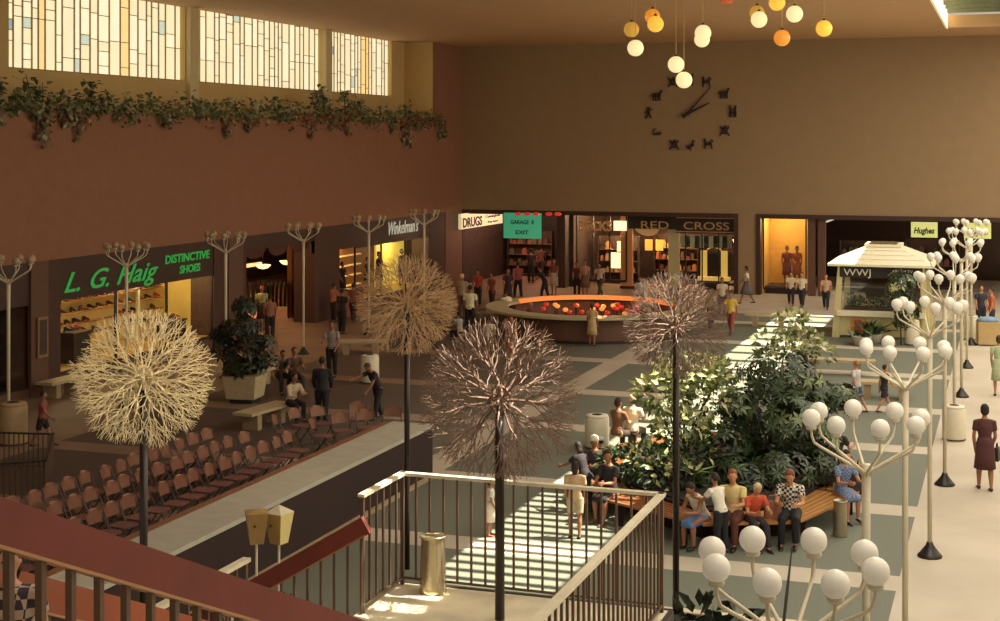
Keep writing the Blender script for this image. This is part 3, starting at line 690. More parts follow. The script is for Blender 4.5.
# planter by the fourth ball tree
o = thing('low_planter', 'low pale-rimmed planter at the bottom edge under the brown twig globe', 'planter', (-3.45, 19.35, 0))
MB().box(-1.1, 1.3, -1.1, .55, 0, .4).build('wall', M_slab, o); q = MB()
for x0, x1, y0, y1 in ((-1.15, 1.35, .43, .6), (-1.15, 1.35, -1.15, -1.0), (-1.15, -1.0, -1.0, .43), (1.2, 1.35, -1.0, .43)): q.box(x0, x1, y0, y1, .34, .44)
q.build('rim', M_land, o); MB().box(-1, 1.2, -1, .43, .4, .42).build('soil', mat('dark_soil', '#241a12'), o)
b = (-3.9, 18.9)
for j, (px, py, lb) in enumerate(((700, 618, 'dark sprig at the bottom edge in the pale-rimmed planter, left'), (735, 625, 'dark sprig at the bottom edge under the lamp globes'))):
    w = atd(px, py, 19.2); tree('leafy_plant', lb, (w.x, w.y), [(0, 0, w.z, .32, .16, 34)], [G1[0], G1[0], leafm('leaf_blackish', '#1d241a')], 30+j, .26, palm=False, z0=.42, thick=.012)
o = thing('plant_stake', 'thin leaning black stake between the near lamp globes', 'stake', (-2.75, 19.0, .42))
q = atd(792, 547, 19.6)-Vector((-2.75, 19.0, .42)); MB().tube([(0, 0, 0), q*.5, q], [.02, .022, .008], 6).build('shaft', M_blackcone, o)
# ------------------------------------------------------------------ ivy on the ledge
ri = random.Random(31)
def ivy(label, y0, y1, seed, sprigs=(), trails=(), red=False):
    r = random.Random(seed); yc = (y0+y1)/2; o = thing('trailing_ivy', label, 'plant', (-24.95, yc, 7.65), 0, 'ivy plants along the window ledge'); F = MB(); T = MB()
    n = int((y1-y0)*100)
    for k in range(n):
        y = r.uniform(y0, y1)-yc; z = r.gauss(.18, .2)+.1*math.sin(y*2.3+seed); x = .15+r.uniform(-.25, .3)
        z = max(z, -.35 if x > .17 else .02)
        mi = 3 if red and r.random() < .3 else (2 if z < -.05 and r.random() < .6 else r.choice((0, 1, 1)))
        F.leaf(Vector((x, y, z)), rv(r)+Vector((.3, 0, 0)), Vector((0, .3, 1)), .17, .15, mi)
    for ty, ln in trails:
        y = ty-yc; T.tube([(.1, y, .1), (.28, y+.03, -.1), (.26, y, -ln)], [.015, .012, .006], 4)
        for k in range(int(ln*48)):
            z = -r.random()*ln; w = .17*(1+z/ln*.6); F.leaf(Vector((.26+r.uniform(-.08, .14), y+r.gauss(0, w), z+.1)), rv(r)-Vector((0, 0, .5)), Vector((1, 0, .2)), .17, .15, r.choice((0, 2, 2, 1)))
    for sy, hh in sprigs:
        y = sy-yc; ly = r.uniform(-.3, .3); T.tube([(0, y, 0), (.05, y+ly*.5, hh*.5), (0, y+ly, hh)], [.02, .015, .008], 5)
        for k in range(int(hh*44)):
            f = r.random(); F.leaf(Vector((r.gauss(0, .12), y+ly*f+r.gauss(0, .2), f*hh)), rv(r), Vector((0, .2, 1)), .24, .2, r.choice((0, 0, 1)))
    F.build('foliage', G3+[leafm('red_flowers', '#9c4a44')], o); T.build('stem', mat('stem_brown', '#3b2a1c'), o)
def yl(px): u = (px-500)/FPX; return 24.9*(CT+ST*u)/(ST-CT*u)
def IV(lb, a, b, seed, sp=(), tr=(), red=False): ivy(lb, yl(a), yl(b), seed, [(yl(p), h) for p, h in sp], [(yl(p), h) for p, h in tr], red)
IV('trailing ivy on the ledge at the left edge of the picture', -30, 14, 41, [(2, .9)], [(-10, .6)])
IV('tall-topped ivy with the longest trail, under the first window', 12, 62, 42, [(33, 1.0), (42, .8), (22, .5)], [(38, 1.05), (33, .8), (60, .45)])
IV('ivy with one tall sprig and a thin trail, right of the longest trail', 60, 104, 43, [(92, .95), (98, .6), (78, .5)], [(72, .85), (58, .4)])
IV('dense even ivy below the right end of the first window', 102, 156, 44, [(128, .3)], [(112, .3), (128, .35), (158, .4)])
IV('ivy before the first mullion with two short trails', 154, 205, 45, [(200, .55), (183, .3)], [(160, .4), (170, .25)])
IV('ivy with two long trails right of the first mullion', 203, 250, 46, [(215, .3)], [(222, .75), (243, .55)])
IV('ivy with one round sprig below the middle window', 248, 288, 47, [(275, .75), (278, .55)], [(250, .3)])
IV('ivy mixed with red flowers beside the tall sprigs', 286, 322, 48, [(318, 1.0)], [(306, .8)], True)
IV('tallest ivy sprigs silhouetted against the right-hand window', 320, 358, 49, [(324, 1.35), (330, .9), (346, 1.25), (352, .9)], [(326, .4), (343, .6)], True)
IV('ivy with arching sprigs under the end of the right-hand window', 356, 392, 50, [(362, 1.0), (370, .5), (358, .7)], [(388, .5)], False)
IV('ivy with the long thin trail by the recess corner', 390, 420, 51, [(407, .9), (412, .5)], [(400, .9), (404, 1.1), (414, .4)], True)
IV('ivy clump ending the ledge at the corner', 418, 438, 52, [(430, .45), (436, .35)], [(436, .8), (440, .7)], True)
# ================================================================== DISPLAY COUNTER (round)
kx, ky = -14.3, 51.6
o = thing('round_counter', 'large round display counter with pale top and orange-lit inner rim', 'counter', (kx, ky, 0))
def annulus(B, r0, r1, z0, z1, a0=0, a1=360, n=64, mi=0):
    for k in range(n):
        t0, t1 = R(a0+(a1-a0)*k/n), R(a0+(a1-a0)*(k+1)/n)
        P = [(r*math.cos(t), r*math.sin(t), z) for z in (z0, z1) for r in (r0, r1) for t in (t0, t1)]
        B.add(P, [(0, 1, 3, 2), (4, 6, 7, 5), (2, 3, 7, 6), (0, 4, 5, 1)], mi)
    return B
annulus(MB(), 3.35, 3.45, .08, .84).build('wall', mat('brown_counter_wall', '#5b3a28', .6, noise=.1), o)
annulus(MB(), 3.0, 3.8, .84, .92).build('counter_top', mat('pale_counter_top', '#b6a983', .4), o)
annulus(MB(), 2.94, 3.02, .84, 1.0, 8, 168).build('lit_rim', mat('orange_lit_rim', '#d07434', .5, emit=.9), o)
annulus(MB(), 3.42, 3.5, 0, .1).build('kick_base', M_dark2, o)
annulus(MB(), 0, 2.2, .05, .45).build('display_stand', mat('dark_red_display', '#35100f', .5, noise=.3), o)
rk = random.Random(8)
M_redl = mat('red_lamp_glass', '#b8281c', .3, emit=.7); M_orl = mat('orange_lamp_glass', '#f08a38', .3, emit=1.0)
for k in range(26):
    a = rk.random()*6.283; rr = 2.1*math.sqrt(rk.random()); z = .45
    p = (kx+rr*math.cos(a), ky+rr*math.sin(a), z); hh = rk.uniform(.18, .42)
    if k % 3:
        q = thing('display_lamp', 'small red globe lamp on the stand inside the round counter', 'table lamp', p, 0, 'red display lamps'); ml = M_redl
    else:
        q = thing('display_lamp', 'small orange globe lamp on the stand inside the round counter', 'table lamp', p, 0, 'orange display lamps'); ml = M_orl
    MB().tube([(0, 0, 0), (0, 0, hh)], .02, 6).lathe([(.07, 0), (.05, .03)], n=10).build('stem', M_dark2, q)
    MB().ball((0, 0, hh+.07), (.1, .1, .075), 10, 6).build('shade', ml, q, True)
# ================================================================== BROADCAST BOOTH
M_bo = mat('pale_yellow_booth_paint', '#cfc28c', .5); M_bw_ = mat('white_roof_paint', '#eee6c8', .5)
bo = thing('broadcast_booth', 'pale yellow booth with white hipped roof and WWJ sign band', 'booth', (-5.6, 52.9, 0))
W_, D_ = 2.75, 2.9
for x in (0, W_):
    for y in (0, D_):
        sx = -1 if x == 0 else 1
        fr = MB().add([(x+sx*.16-.13, y-.1, 0), (x+sx*.16+.13, y-.1, 0), (x+sx*.16+.13, y+.1, 0), (x+sx*.16-.13, y+.1, 0), (x-.08, y-.08, 2.55), (x+.08, y-.08, 2.55), (x+.08, y+.08, 2.55), (x-.08, y+.08, 2.55)],
               [(0, 3, 2, 1), (4, 5, 6, 7), (0, 1, 5, 4), (1, 2, 6, 5), (2, 3, 7, 6), (3, 0, 4, 7)])
        fr.build('corner_post', M_bo, bo)
sb = MB().box(-.02, W_+.02, -.1, .0, 2.12, 2.5).box(W_-.02, W_+.1, 0, D_, 2.12, 2.5).build('sign_band', M_dark2, bo)
text('lettering', 'WWJ', .34, M_bw_, bo, (.12, -.13, 2.18), (R(90), 0, 0), width=.92)
text('lettering', 'AM', .13, M_bw_, bo, (1.75, -.13, 2.32), (R(90), 0, 0), width=.22); text('lettering', 'FM TV', .13, M_bw_, bo, (2.05, -.13, 2.32), (R(90), 0, 0), width=.4)
rf = MB(); e0, e1 = -.4, W_+.4; zt = 3.25; c0_, c1_ = .85, W_-.85
rf.add([(e0, -.4, 2.52), (e1, -.4, 2.52), (e1, D_+.4, 2.52), (e0, D_+.4, 2.52), (e0, -.4, 2.6), (e1, -.4, 2.6), (e1, D_+.4, 2.6), (e0, D_+.4, 2.6), (c0_, .85, zt-.1), (c1_, .85, zt-.1), (c1_, D_-.85, zt-.1), (c0_, D_-.85, zt-.1)],
       [(0, 3, 2, 1), (0, 1, 5, 4), (1, 2, 6, 5), (2, 3, 7, 6), (3, 0, 4, 7), (4, 5, 9, 8), (5, 6, 10, 9), (6, 7, 11, 10), (7, 4, 8, 11), (8, 9, 10, 11)])
for k in range(1, 4):
    f = k/4
    rf.bar((e0+(c0_-e0)*f, -.4+1.25*f, 2.6+.55*f+.02), (e1+(c1_-e1)*f, -.4+1.25*f, 2.6+.55*f+.02), .02, .02)
rf.build('roof', M_bw_, bo)
rv_ = MB().box(c0_-.1, c1_+.1, .75, D_-.75, zt-.12, zt-.02); rv_.build('roof_cap', M_bw_, bo)
lo_ = MB()
for k in range(5): lo_.box(c0_+.05, c1_-.05, .78+k*.24, .9+k*.24, zt-.02, zt+.02)
lo_.build('roof_vent', mat('brown_vent', '#6b5a3c', .6), bo)
MB().box(-.1, W_+.1, -.25, .1, .78, .95).build('counter', M_bw_, bo)
MB().box(-.05, W_+.05, -.03, .03, .08, .8).box(W_-.03, W_+.03, 0, D_, .08, .95).box(-.03, .03, 0, D_, .08, .95).box(0, W_, D_-.03, D_+.03, .08, .95).build('lower_panel', M_bo, bo)
ps = MB().box(.35, .85, -.06, -.03, .15, .68, 0).box(.48, .72, -.075, -.06, .2, .62, 1).build('poster_panel', [mat('orange_poster', '#d9873c', .6, noise=.3, nscale=6), mat('red_poster_shape', '#a83a26', .6, noise=.3, nscale=9)], bo)
MB().box(0, W_, -.012, 0, .95, 2.12).build('glass', M_glass, bo)
MB().box(2.0, 2.06, -.02, .03, .95, 2.12).box(-.0, .06, D_-.05, D_, .95, 2.1).build('mullion', M_bo, bo)
MB().box(.2, 1.0, 1.6, 2.1, 0, 1.15).box(.3, .7, 1.7, 1.9, 1.15, 1.4).build('desk', M_bo, bo)
MB().box(.05, W_-.05, D_-.1, D_-.06, .95, 2.1).build('dark_backing', M_dark, bo)  # dark sheet added so the booth interior reads as shaded
MB().box(.1, 2.6, .3, 1.0, .9, 1.02).build('inner_shelf', M_dark, bo)
o = thing('white_chair', 'white high-backed chair inside the glass booth', 'chair', (-5.6+1.75, 54.0, 0))
MB().box(-.2, .2, .0, .05, .95, 1.75).ball((0, .025, 1.72), (.2, .03, .1), 12, 6).build('backrest', M_bw_, o)
MB().box(-.2, .2, -.4, 0, .9, .97).build('seat', M_bw_, o); MB().tube([(0, -.2, 0), (0, -.2, .9)], .03, 8).lathe([(.22, 0), (.2, .03)], (0, -.2, 0)).build('pedestal', M_dark2, o)
for j, (px, py, s, lb) in enumerate(((873, 338, .55, 'broad strap-leaved plant in front of the booth counter'), (906, 330, .8, 'tall dark leafy plant at the right corner of the booth'), (900, 300, .6, 'upper dark foliage plant beside the booth right post'), (862, 345, .3, 'small plant at the foot of the booth'))):
    w = atd(px, py, 50.2 - j*.2)
    if j in (0, 3):
        o = thing('strap_leaf_plant', lb, 'plant', (w.x, w.y, 0)); F = MB(); r = random.Random(j)
        for k in range(60 if j == 0 else 24):
            a = k*2.4; el = r.uniform(.3, 1.4); d = Vector((math.cos(a), math.sin(a), el)); F.leaf(Vector((r.uniform(-.3, .3), r.uniform(-.3, .3), .3)), d, Vector((0, 0, 1)), .8*s*1.6, .16, r.choice((0, 1, 1, 2)), .2)
        F.tube([(0, 0, 0), (0, 0, .4)], .05, 6); F.build('foliage', G1, o)
        MB().lathe([(.22, 0), (.32, .3), (.32, .33), (.28, .33)], n=16).build('pot', M_slab, o, True)
    else:
        tree('leafy_plant', lb, (w.x, w.y), [(0, 0, 1.1 if j == 1 else 1.9, .5, .7, 70)], [G1[0], G1[1], G2[1]], 60+j, .2, dens=1.0, z0=0)
rb_ = random.Random(77); o = thing('window_box_plants', 'row of dark plants behind the booth glass', 'plant', (-5.6+1.3, 52.9+.62, 1.02)); Fb = MB()
for k in range(260):
    Fb.leaf(Vector((rb_.uniform(-1.15, 1.15), rb_.uniform(-.2, .25), rb_.uniform(0, .3)*(1 if k % 3 else 1.5))), rv(rb_)+Vector((0, 0, .4)), Vector((0, 1, .1)), .16, .08, rb_.choice((0, 0, 1)))
Fb.build('foliage', G1, o)
# benches by the booth and lower pedestal
def slab_bench(label, loc, rz, L=1.6, Wd=.55, group='pale slab benches', back=False):
    o = thing('slab_bench', label, 'bench', loc, R(rz), group)
    MB().box(-L/2, L/2, -Wd/2, Wd/2, .38, .45).build('seat', mat('bench_concrete', '#b3a27c', .6, noise=.1), o)
    for x in (-L*.28, L*.28): MB().box(x-.09, x+.09, -Wd*.4, Wd*.4, 0, .38).build('support', mat('bench_leg_concrete', '#9a8662', .7), o)
    return o
slab_bench('pale slab bench behind the three rows of chairs, left of the seated man', (-16.95, 31.8, 0), 84, 1.8)
w = at(272, 381); slab_bench('pale slab bench by the tub plant where two people sit', (w.x, w.y, 0), 80, 1.6)
w = at(361, 354); slab_bench('pale slab bench beside the white bin, left of the twig globe', (w.x, w.y, 0), 20, 1.7)
w = at(72, 396); slab_bench('dim bench under the shoe shop window', (w.x-.3, w.y, 0), 86, 1.5)
w = at(835, 374); slab_bench('white slab bench behind the nearer lamp globes in front of the booth', (w.x, w.y, 0), 3, 2.3)
w = at(885, 398); slab_bench('white slab bench left of the litter bin, seen through the lamp arms', (w.x, w.y, 0), 3, 1.6)
w = at(735, 320); slab_bench('sunlit slab bench left of the booth', (w.x+1.5, w.y-1.5, 0), 3, 1.7)
# litter bins
M_bin = mat('cream_bin', '#dcd4bc', .5, noise=.05); M_bin2 = mat('dim_bin', '#a98e66', .6)  # second one: cream darkened in the colour for the dim left side
def bin_(label, loc, h=.85, r=.25, m=M_bin):
    o = thing('litter_bin', label, 'litter bin', loc, 0, None)
    MB().lathe([(r*.92, 0), (r, .03), (r, h*.9), (r*.96, h*.93)], n=24).build('body', m, o, True)
    MB().lathe([(r*.98, h*.93), (r*.9, h*.99), (r*.5, h), (.01, h*.985)], n=24).build('lid', m, o, True)
    MB().lathe([(r*.45, h*.98), (r*.4, h*1.01), (.01, h*1.01)], n=16).build('opening', M_dark2, o)
    MB().lathe([(r*1.01, .02), (r*1.01, .05)], n=24).build('base_ring', M_dark2, o)
    return o
for px, py, h, r, m, lb in ((954, 440, .8, .26, M_bin, 'cream round litter bin with dark opening on the right-hand walk'), (597, 448, .75, .27, M_bin, 'white round bin behind the seated group at the planter left end'), (370, 383, .8, .26, M_bin, 'white round bin right of the standing man, near the stooping man'),
                            (13, 444, .95, .32, M_bin2, 'dim round bin at the left edge behind the picket railing'), (912, 345, .85, .24, M_bin, 'cream bin among the far lamp poles'), (971, 340, .85, .24, M_bin, 'cream bin right of the far lamp poles')):
    bin_(lb, tuple(at(px, py)), h, r, m)
w = at(988, 345); o = thing('litter_box', 'tan square litter box with blue cloth on top at the far right', 'litter bin', (w.x, w.y, 0), R(10))
MB().box(-.35, .35, -.3, .3, .05, .8).build('body', mat('tan_box', '#b59a68', .6), o); MB().ball((0, 0, .84), (.38, .3, .12), 14, 7).build('cloth', mat('blue_cloth', '#6f8fae', .7, noise=.2), o, True)
w = at(840, 536); ash_urn('brushed metal ash urn beside the woman in the blue dress', tuple(w), .62, .13, mat('dull_aluminium', '#a39a80', .35, metal=.8))
# tub plant by the left benches
w = Vector((-19.0, 34.6, 0)); o = thing('planter_tub', 'square tapered concrete tub holding the tall dark plant on the left', 'planter', w, R(8))
MB().add([(-.38, -.38, .12), (.38, -.38, .12), (.38, .38, .12), (-.38, .38, .12), (-.46, -.46, .72), (.46, -.46, .72), (.46, .46, .72), (-.46, .46, .72)], [(0, 3, 2, 1), (4, 5, 6, 7), (0, 1, 5, 4), (1, 2, 6, 5), (2, 3, 7, 6), (3, 0, 4, 7)]).build('tub', mat('bench_concrete', '#b3a27c'), o)
MB().box(-.3, .3, -.3, .3, 0, .12).build('plinth', M_dark2, o)
tree('tub_plant', 'tall dark layered plant growing in the square tub', (w.x, w.y), [(0, 0, .95, .6, .18, 34), (-.25, 0, 1.35, .75, .15, 40), (.3, 0, 1.6, .55, .15, 30), (-.1, 0, 2.0, .55, .2, 34), (0, 0, 2.5, .3, .3, 24), (-.75, .2, 1.75, .35, .15, 18), (.6, 0, 1.15, .3, .12, 14)], [leafm('leaf_blackish', '#1d241a'), G1[0], leafm('leaf_brownish', '#4a3f24')], 71, .26, z0=.72)
# picket railing bottom left
def P2(px, py): q = at(px, py); return (q.x, q.y)
o = guard('low dark railing with lit pickets at the left edge by the dim bin', [P2(-20, 505), P2(45, 500), P2(53, 470), P2(-20, 468)], 0, .75, .11, M_dark2)
# poster frame on the pier
o = thing('poster_frame', 'narrow framed notice on the brown pier left of the shoe shop', 'notice', (-24.76, 33.6, 1.0))
MB().box(0, .05, 0, .45, 0, 1.1).build('frame', mat('frame_brown', '#8a6444', .5), o); MB().box(.05, .055, .06, .39, .08, 1.02).build('notice', mat('dark_notice', '#3a2a24', .5, noise=.5, nscale=8), o)
# spot lamps (lantern heads) on poles by the stair
M_lan = mat('tan_lantern_panel', '#9c7a46', .5); M_lan2 = mat('pale_lantern_panel', '#d8c480', .5)
for k, (px, pb, rz, lb) in enumerate(((256.5, 545, 15, 'wooden lantern head with one bright side on a thin pole, left of the pair'), (279, 547, -30, 'wooden lantern head with pale peaked top on a thin pole, right of the pair'))):
    w = atd(px, 543, 17+k*.3); o = thing('pole_lantern', lb, 'lantern', (w.x, w.y, 0), TH+R(rz)); z = w.z
    a, b2, h = .075, .125, .36
    V = [(-a, -a, z), (a, -a, z), (a, a, z), (-a, a, z), (-b2, -b2, z+h), (b2, -b2, z+h), (b2, b2, z+h), (-b2, b2, z+h)]
    bd = MB().add(V, [(0, 3, 2, 1), (0, 1, 5, 4), (2, 3, 7, 6), (3, 0, 4, 7)], 0).add(V, [(1, 2, 6, 5)], 1)
    bd.build('shade', [M_lan, M_lan2], o)
    ap = z+h+(.03 if k == 0 else .09)
    MB().add(V[4:]+[(0, 0, ap)], [(0, 1, 4), (1, 2, 4), (2, 3, 4), (3, 0, 4)]).build('cap', M_lan if k == 0 else M_cap, o)
    MB().ball((-.03, -.12, z+.22), .015, 8, 5).build('latch', M_dark2, o)
    MB().tube([(0, 0, 0), (0, 0, z+.02)], .014, 8).build('pole', M_cap, o)
w = atd(265, 603, 17.2)
tree('flowering_bush', 'bush of small white flowers under the pole lanterns, seen below the red rail', (w.x, w.y), [(0, 0, w.z-.1, .35, .2, 90), (0, 0, .7, .3, .5, 60)], [G1[0], G1[1], mat('white_petals', '#e8e2cc', .6)], 75, .09, palm=False, dens=1.6, z0=0)
# small lamps at the back opening
for k, (px, py, rr, nm, lb) in enumerate(((458, 238, .19, 'wall_globe', 'white globe light under the DRUGS sign'), (569, 214, .2, 'wall_globe', 'cream globe light at the top corner of the back shop opening'), (506.5, 211.5, .1, 'wall_globe', 'tiny white light between the DRUGS sign and the green sign'))):
    w = atd(px, py, 70.5 if k != 0 else 71.5); o = thing(nm, lb, 'light', w); MB().ball((0, 0, 0), rr, 14, 9).build('globe', mat('lit_cream_globe', '#fbe9b0', .3, emit=1.3), o, True); MB().tube([(0, 0, rr*.9), (0, 0, max(3.62, w.z+.3)-w.z)], .015, 6).build('stem', M_dark2, o)
for k, px in enumerate((518, 527, 536, 549, 558)):
    w = atd(px, 214, 68.6); o = thing('red_light', 'small red light in the row above the green hanging sign', 'light', w, 0, 'red lights over the green sign'); MB().ball((0, 0, 0), (.17, .1, .09), 10, 6).build('globe', M_redl, o, True); MB().tube([(0, 0, .05), (0, 0, 3.7-w.z)], .01, 5).build('stem', M_dark2, o)
# ================================================================== SHOP INTERIORS
M_shoe = [mat('shoe_black', '#1a1412', .4), mat('shoe_brown', '#5a2e1a', .4), mat('shoe_red', '#8a2f22', .4)]
def shoe(loc, rz, k, grp, lb):
    o = thing('shoe', lb, 'shoe', loc, rz, grp)
    B = MB().tube([(0, -.14, .06), (0, -.08, .07), (0, 0, .05), (0, .1, .035), (0, .16, .02)], [(.035, .05), (.045, .065), (.04, .05), (.05, .032), (.02, .012)], 8, side=(1, 0, 0))
    B.box(-.03, .03, -.16, -.1, -.04, .02); B.build('upper', M_shoe[k], o, True)
sh_ = MB()
for i, z in enumerate((.95, 1.3, 1.65, 2.0)): sh_.box(-27.1, -26.8, 35.2, 43.2, z-.02, z)
o = sh_.build('display_shelf', M_shopwarm); tag(o, 'amber shelves of shoes on the shoe shop back wall', 'shelf')
rs = random.Random(12)
for z in (.95, 1.3, 1.65, 2.0):
    y = 35.4
    while y < 43.1:
        if rs.random() < .8: shoe((-26.93, y, z+.04), R(rs.uniform(-120, -60)), rs.choice((0, 0, 1, 1, 2)), 'shoes on the lit shop shelves', 'shoe on a lit shelf of the shoe shop')
        y += rs.uniform(.38, .6)
# display stands and dark boxes in window
for k, (y, h, lb) in enumerate(((36.6, 1.35, 'dark pedestal block left in the shoe shop window'), (41.9, 1.1, 'dark plant-like display at the right of the shoe shop window'))):
    o = thing('display_pedestal', lb, 'pedestal', (-25.7, y, .44))
    MB().box(-.3, .3, -.4, .4, 0, h-.5).build('block', M_dark2, o); MB().box(-.34, .34, -.44, .44, h-.5, h-.45).build('top', M_dark, o)
    for q in range(3): shoe((-25.7, y-.25+.25*q, .44+h-.41), R(-90+20*q), q, 'shoes on the window pedestals', 'shoe on a dark pedestal in the shop window')
o = thing('display_arch', 'pale square arch frame inside the shoe shop window', 'display frame', (-26.2, 39.4, .44)); MB().box(0, .1, 0, .08, 0, 1.85).box(0, .1, 1.2, 1.28, 0, 1.85).box(0, .1, 0, 1.28, 1.75, 1.85).build('frame', M_white, o)
# open shop with hanging bowl lights
for px, py, lb in ((263, 266, 'glowing bowl ceiling lamp, left one in the open shop'), (287, 262, 'glowing bowl ceiling lamp, right one in the open shop')):
    u = (px-500)/FPX; X = -28.5; t = X/(u*CT-ST); w = atd(px, py, t); o = thing('bowl_lamp', lb, 'ceiling lamp', w)
    MB().lathe([(.05, -.12), (.2, -.08), (.3, .02), (.31, .05)], n=16).build('bowl', mat('lit_warm_bowl', '#ffd28a', .4, emit=2.2), o, True); MB().tube([(0, 0, .03), (0, 0, 3.6-w.z)], .012, 6).build('rod', M_dark2, o)
for px0, px1, py, lb in ((247, 262, 266, 'long strip light at the left of the open shop'), (303, 318, 269.5, 'long strip light over the counter of the open shop')):
    X = -32.0; P = []
    for px in (px0, px1):
        u = (px-500)/FPX; P.append(atd(px, py, X/(u*CT-ST)))
    o = thing('strip_light', lb, 'light', (X, P[0].y, P[0].z)); MB().box(-.1, 0, 0, P[1].y-P[0].y, -.07, .07).build('tube_cover', mat('lit_warm_strip', '#ffc884', .4, emit=1.2), o)
    MB().box(-.15, -.1, 0, P[1].y-P[0].y, -.1, .1).build('housing', M_dark2, o)
ar = thing('scalloped_valance', 'dark red scalloped valance across the open shop front', 'valance', (-25.0, 45.3, 3.15))
for k in range(3):
    n = 12; B = MB(); y0 = .15+k*1.75; V = [(0, y0, .0)]+[(0, y0+.8-.8*math.cos(math.pi*j/n), -.0-.42*math.sin(math.pi*j/n)) for j in range(n+1)]+[(0, y0+1.6, .0)]
    V2 = [(x-.06, y, z) for x, y, z in V]; m = len(V); B.add(V+V2, [tuple(range(m)), tuple(reversed(range(m, 2*m)))]+[(i, (i+1) % m, m+(i+1) % m, m+i) for i in range(m)])
    B.build('scallop', mat('dark_red_valance', '#4a1c14', .7), ar)
w = at(297, 317); o = thing('shop_counter', 'reddish counter with dark script lettering in the open shop', 'counter', (w.x, w.y, 0), R(-62))
MB().box(-.5, .1, 0, 2.6, 0, 1.0).build('body', mat('reddish_counter', '#9a5238', .6, emit=.08), o); MB().box(-.55, .14, -.05, 2.65, 1.0, 1.05).build('top', M_dark, o)
text('lettering', 'Sanders', .5, M_blk, o, (.115, .35, .38), (R(90), 0, R(90)), shear=.3, width=1.8)
for k, (px, py) in enumerate(((312, 305), (318, 300))):
    w = at(px, py+10); o = thing('bar_stool', ('cream-topped stool nearer the counter in the open shop', 'cream-topped stool beyond, beside the dark pier')[k], 'stool', (w.x, w.y, 0))
    MB().lathe([(.2, .72), (.22, .76), (.2, .8)], n=14).build('seat', mat('cream_seat', '#d9b070', .5), o, True)
    for q in range(4):
        a = q*math.pi/2+.6; MB().tube([(.1*math.cos(a), .1*math.sin(a), .73), (.2*math.cos(a), .2*math.sin(a), 0)], .014, 6).build('leg', M_dark2, o)
# clothing racks (dark garments) in open shop
for k, y in enumerate((46.2, 47.6)):
    o = thing('garment_rack', ('rack of dark hanging coats at the left of the open shop', 'rack of dark hanging coats in the middle of the open shop')[k], 'clothes rack', (at((258, 273)[k], (321, 319)[k]).x, at((258, 273)[k], (321, 319)[k]).y, 0), R(-60)); MB().tube([(0, -.6, 0), (0, -.6, 1.5), (0, .6, 1.5), (0, .6, 0)], .02, 6).build('rail', M_dark2, o)
    for q in range(7):
        B = MB(); yy = -.5+q*.16; B.tube([(0, yy, 1.48), (0, yy, 1.35), (0, yy, .5)], [(.03, .02), (.22, .05), (.28, .07)], 8, side=(1, 0, 0)); B.build('garment', mat('garment_%d' % (q % 3), ('#241a1c', '#3a1c18', '#1c2420')[q % 3], .8), o)
# dress shop: lit panel
o = thing('lit_panel', 'bright yellow display panel in the dress shop window', 'display panel', (-26.35, 59.6, .45)); MB().box(0, .06, 0, 3.2, 0, 2.2).build('panel', mat('yellow_lit_panel', '#dfc050', .7, emit=.5), o)
for k in range(2):
    o = thing('shelf_unit', ('lit shelf stack left of the dress shop entrance', 'amber shelf unit behind the mannequins')[k], 'shelf', (-26.38, (53.0, 55.3)[k], 0))
    MB().box(0, .2, 0, (1.0, 2.6)[k], 0, .4).box(0, .03, 0, (1.0, 2.6)[k], 0, 2.5).build('case', M_shopwarm, o)
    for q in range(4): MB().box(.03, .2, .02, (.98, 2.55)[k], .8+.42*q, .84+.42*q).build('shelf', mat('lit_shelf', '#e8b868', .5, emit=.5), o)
# back shop: pillars, valance, display frame, oval sign
o = thing('striped_valance', 'green and white striped valance under the RED CROSS sign', 'valance', (-14.35, 67.35, 2.0))
for k in range(12): MB().box(k*.215, k*.215+.2, 0, .04, -.02 if k % 2 == 0 else 0, .52).build('stripe', mat(('pale_green_stripe', 'dark_green_stripe')[k % 2], ('#a3b290', '#1f2a20')[k % 2], .7), o)
o = thing('mirror_stand', 'yellow three-panel mirror frame in the right-hand back window', 'display frame', (-13.6, 68.2, .5)); Mf = mat('yellow_lit_frame', '#e8bc58', .5, emit=.55)
MB().box(0, .3, 0, .06, .1, 1.3, 0).box(.95, 1.25, 0, .06, .1, 1.3, 0).build('side_panel', Mf, o); MB().box(.3, .95, .02, .05, .1, 1.4).build('mirror', M_dark2, o)
MB().box(-.1, 1.35, -.25, .3, -.08, .08).build('shelf', Mf, o); MB().box(-.05, 1.3, -.2, .25, -.5, -.08).build('base', M_dark2, o)
B = MB(); B.tube([(.3, .0, 1.35), (.6, 0, 1.5), (.95, 0, 1.35)], .03, 6); B.build('crest', Mf, o)
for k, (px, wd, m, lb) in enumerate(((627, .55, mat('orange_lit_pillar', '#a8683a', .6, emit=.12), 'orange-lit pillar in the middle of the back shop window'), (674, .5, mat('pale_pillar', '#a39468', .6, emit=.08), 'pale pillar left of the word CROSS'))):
    w = onback(px, 250, 67.4); o = thing('pillar', lb, 'pillar', (w.x, w.y, 0)); MB().box(-wd/2, wd/2, -.12, .12, .12, 3.5).build('shaft', m, o); MB().box(-wd/2-.04, wd/2+.04, -.15, .15, 0, .12).build('base', M_dark2, o)
o = thing('bright_window', 'bright white lit window deep in the back shop', 'display panel', onback(611, 268, 69.0)); MB().box(0, .65, 0, .05, .0, .75).box(.3, .65, 0, .05, .8, 1.3).build('panel', mat('bright_window_white', '#ffe9b0', .5, emit=1.4), o)
w = onback(645, 262, 69.5)
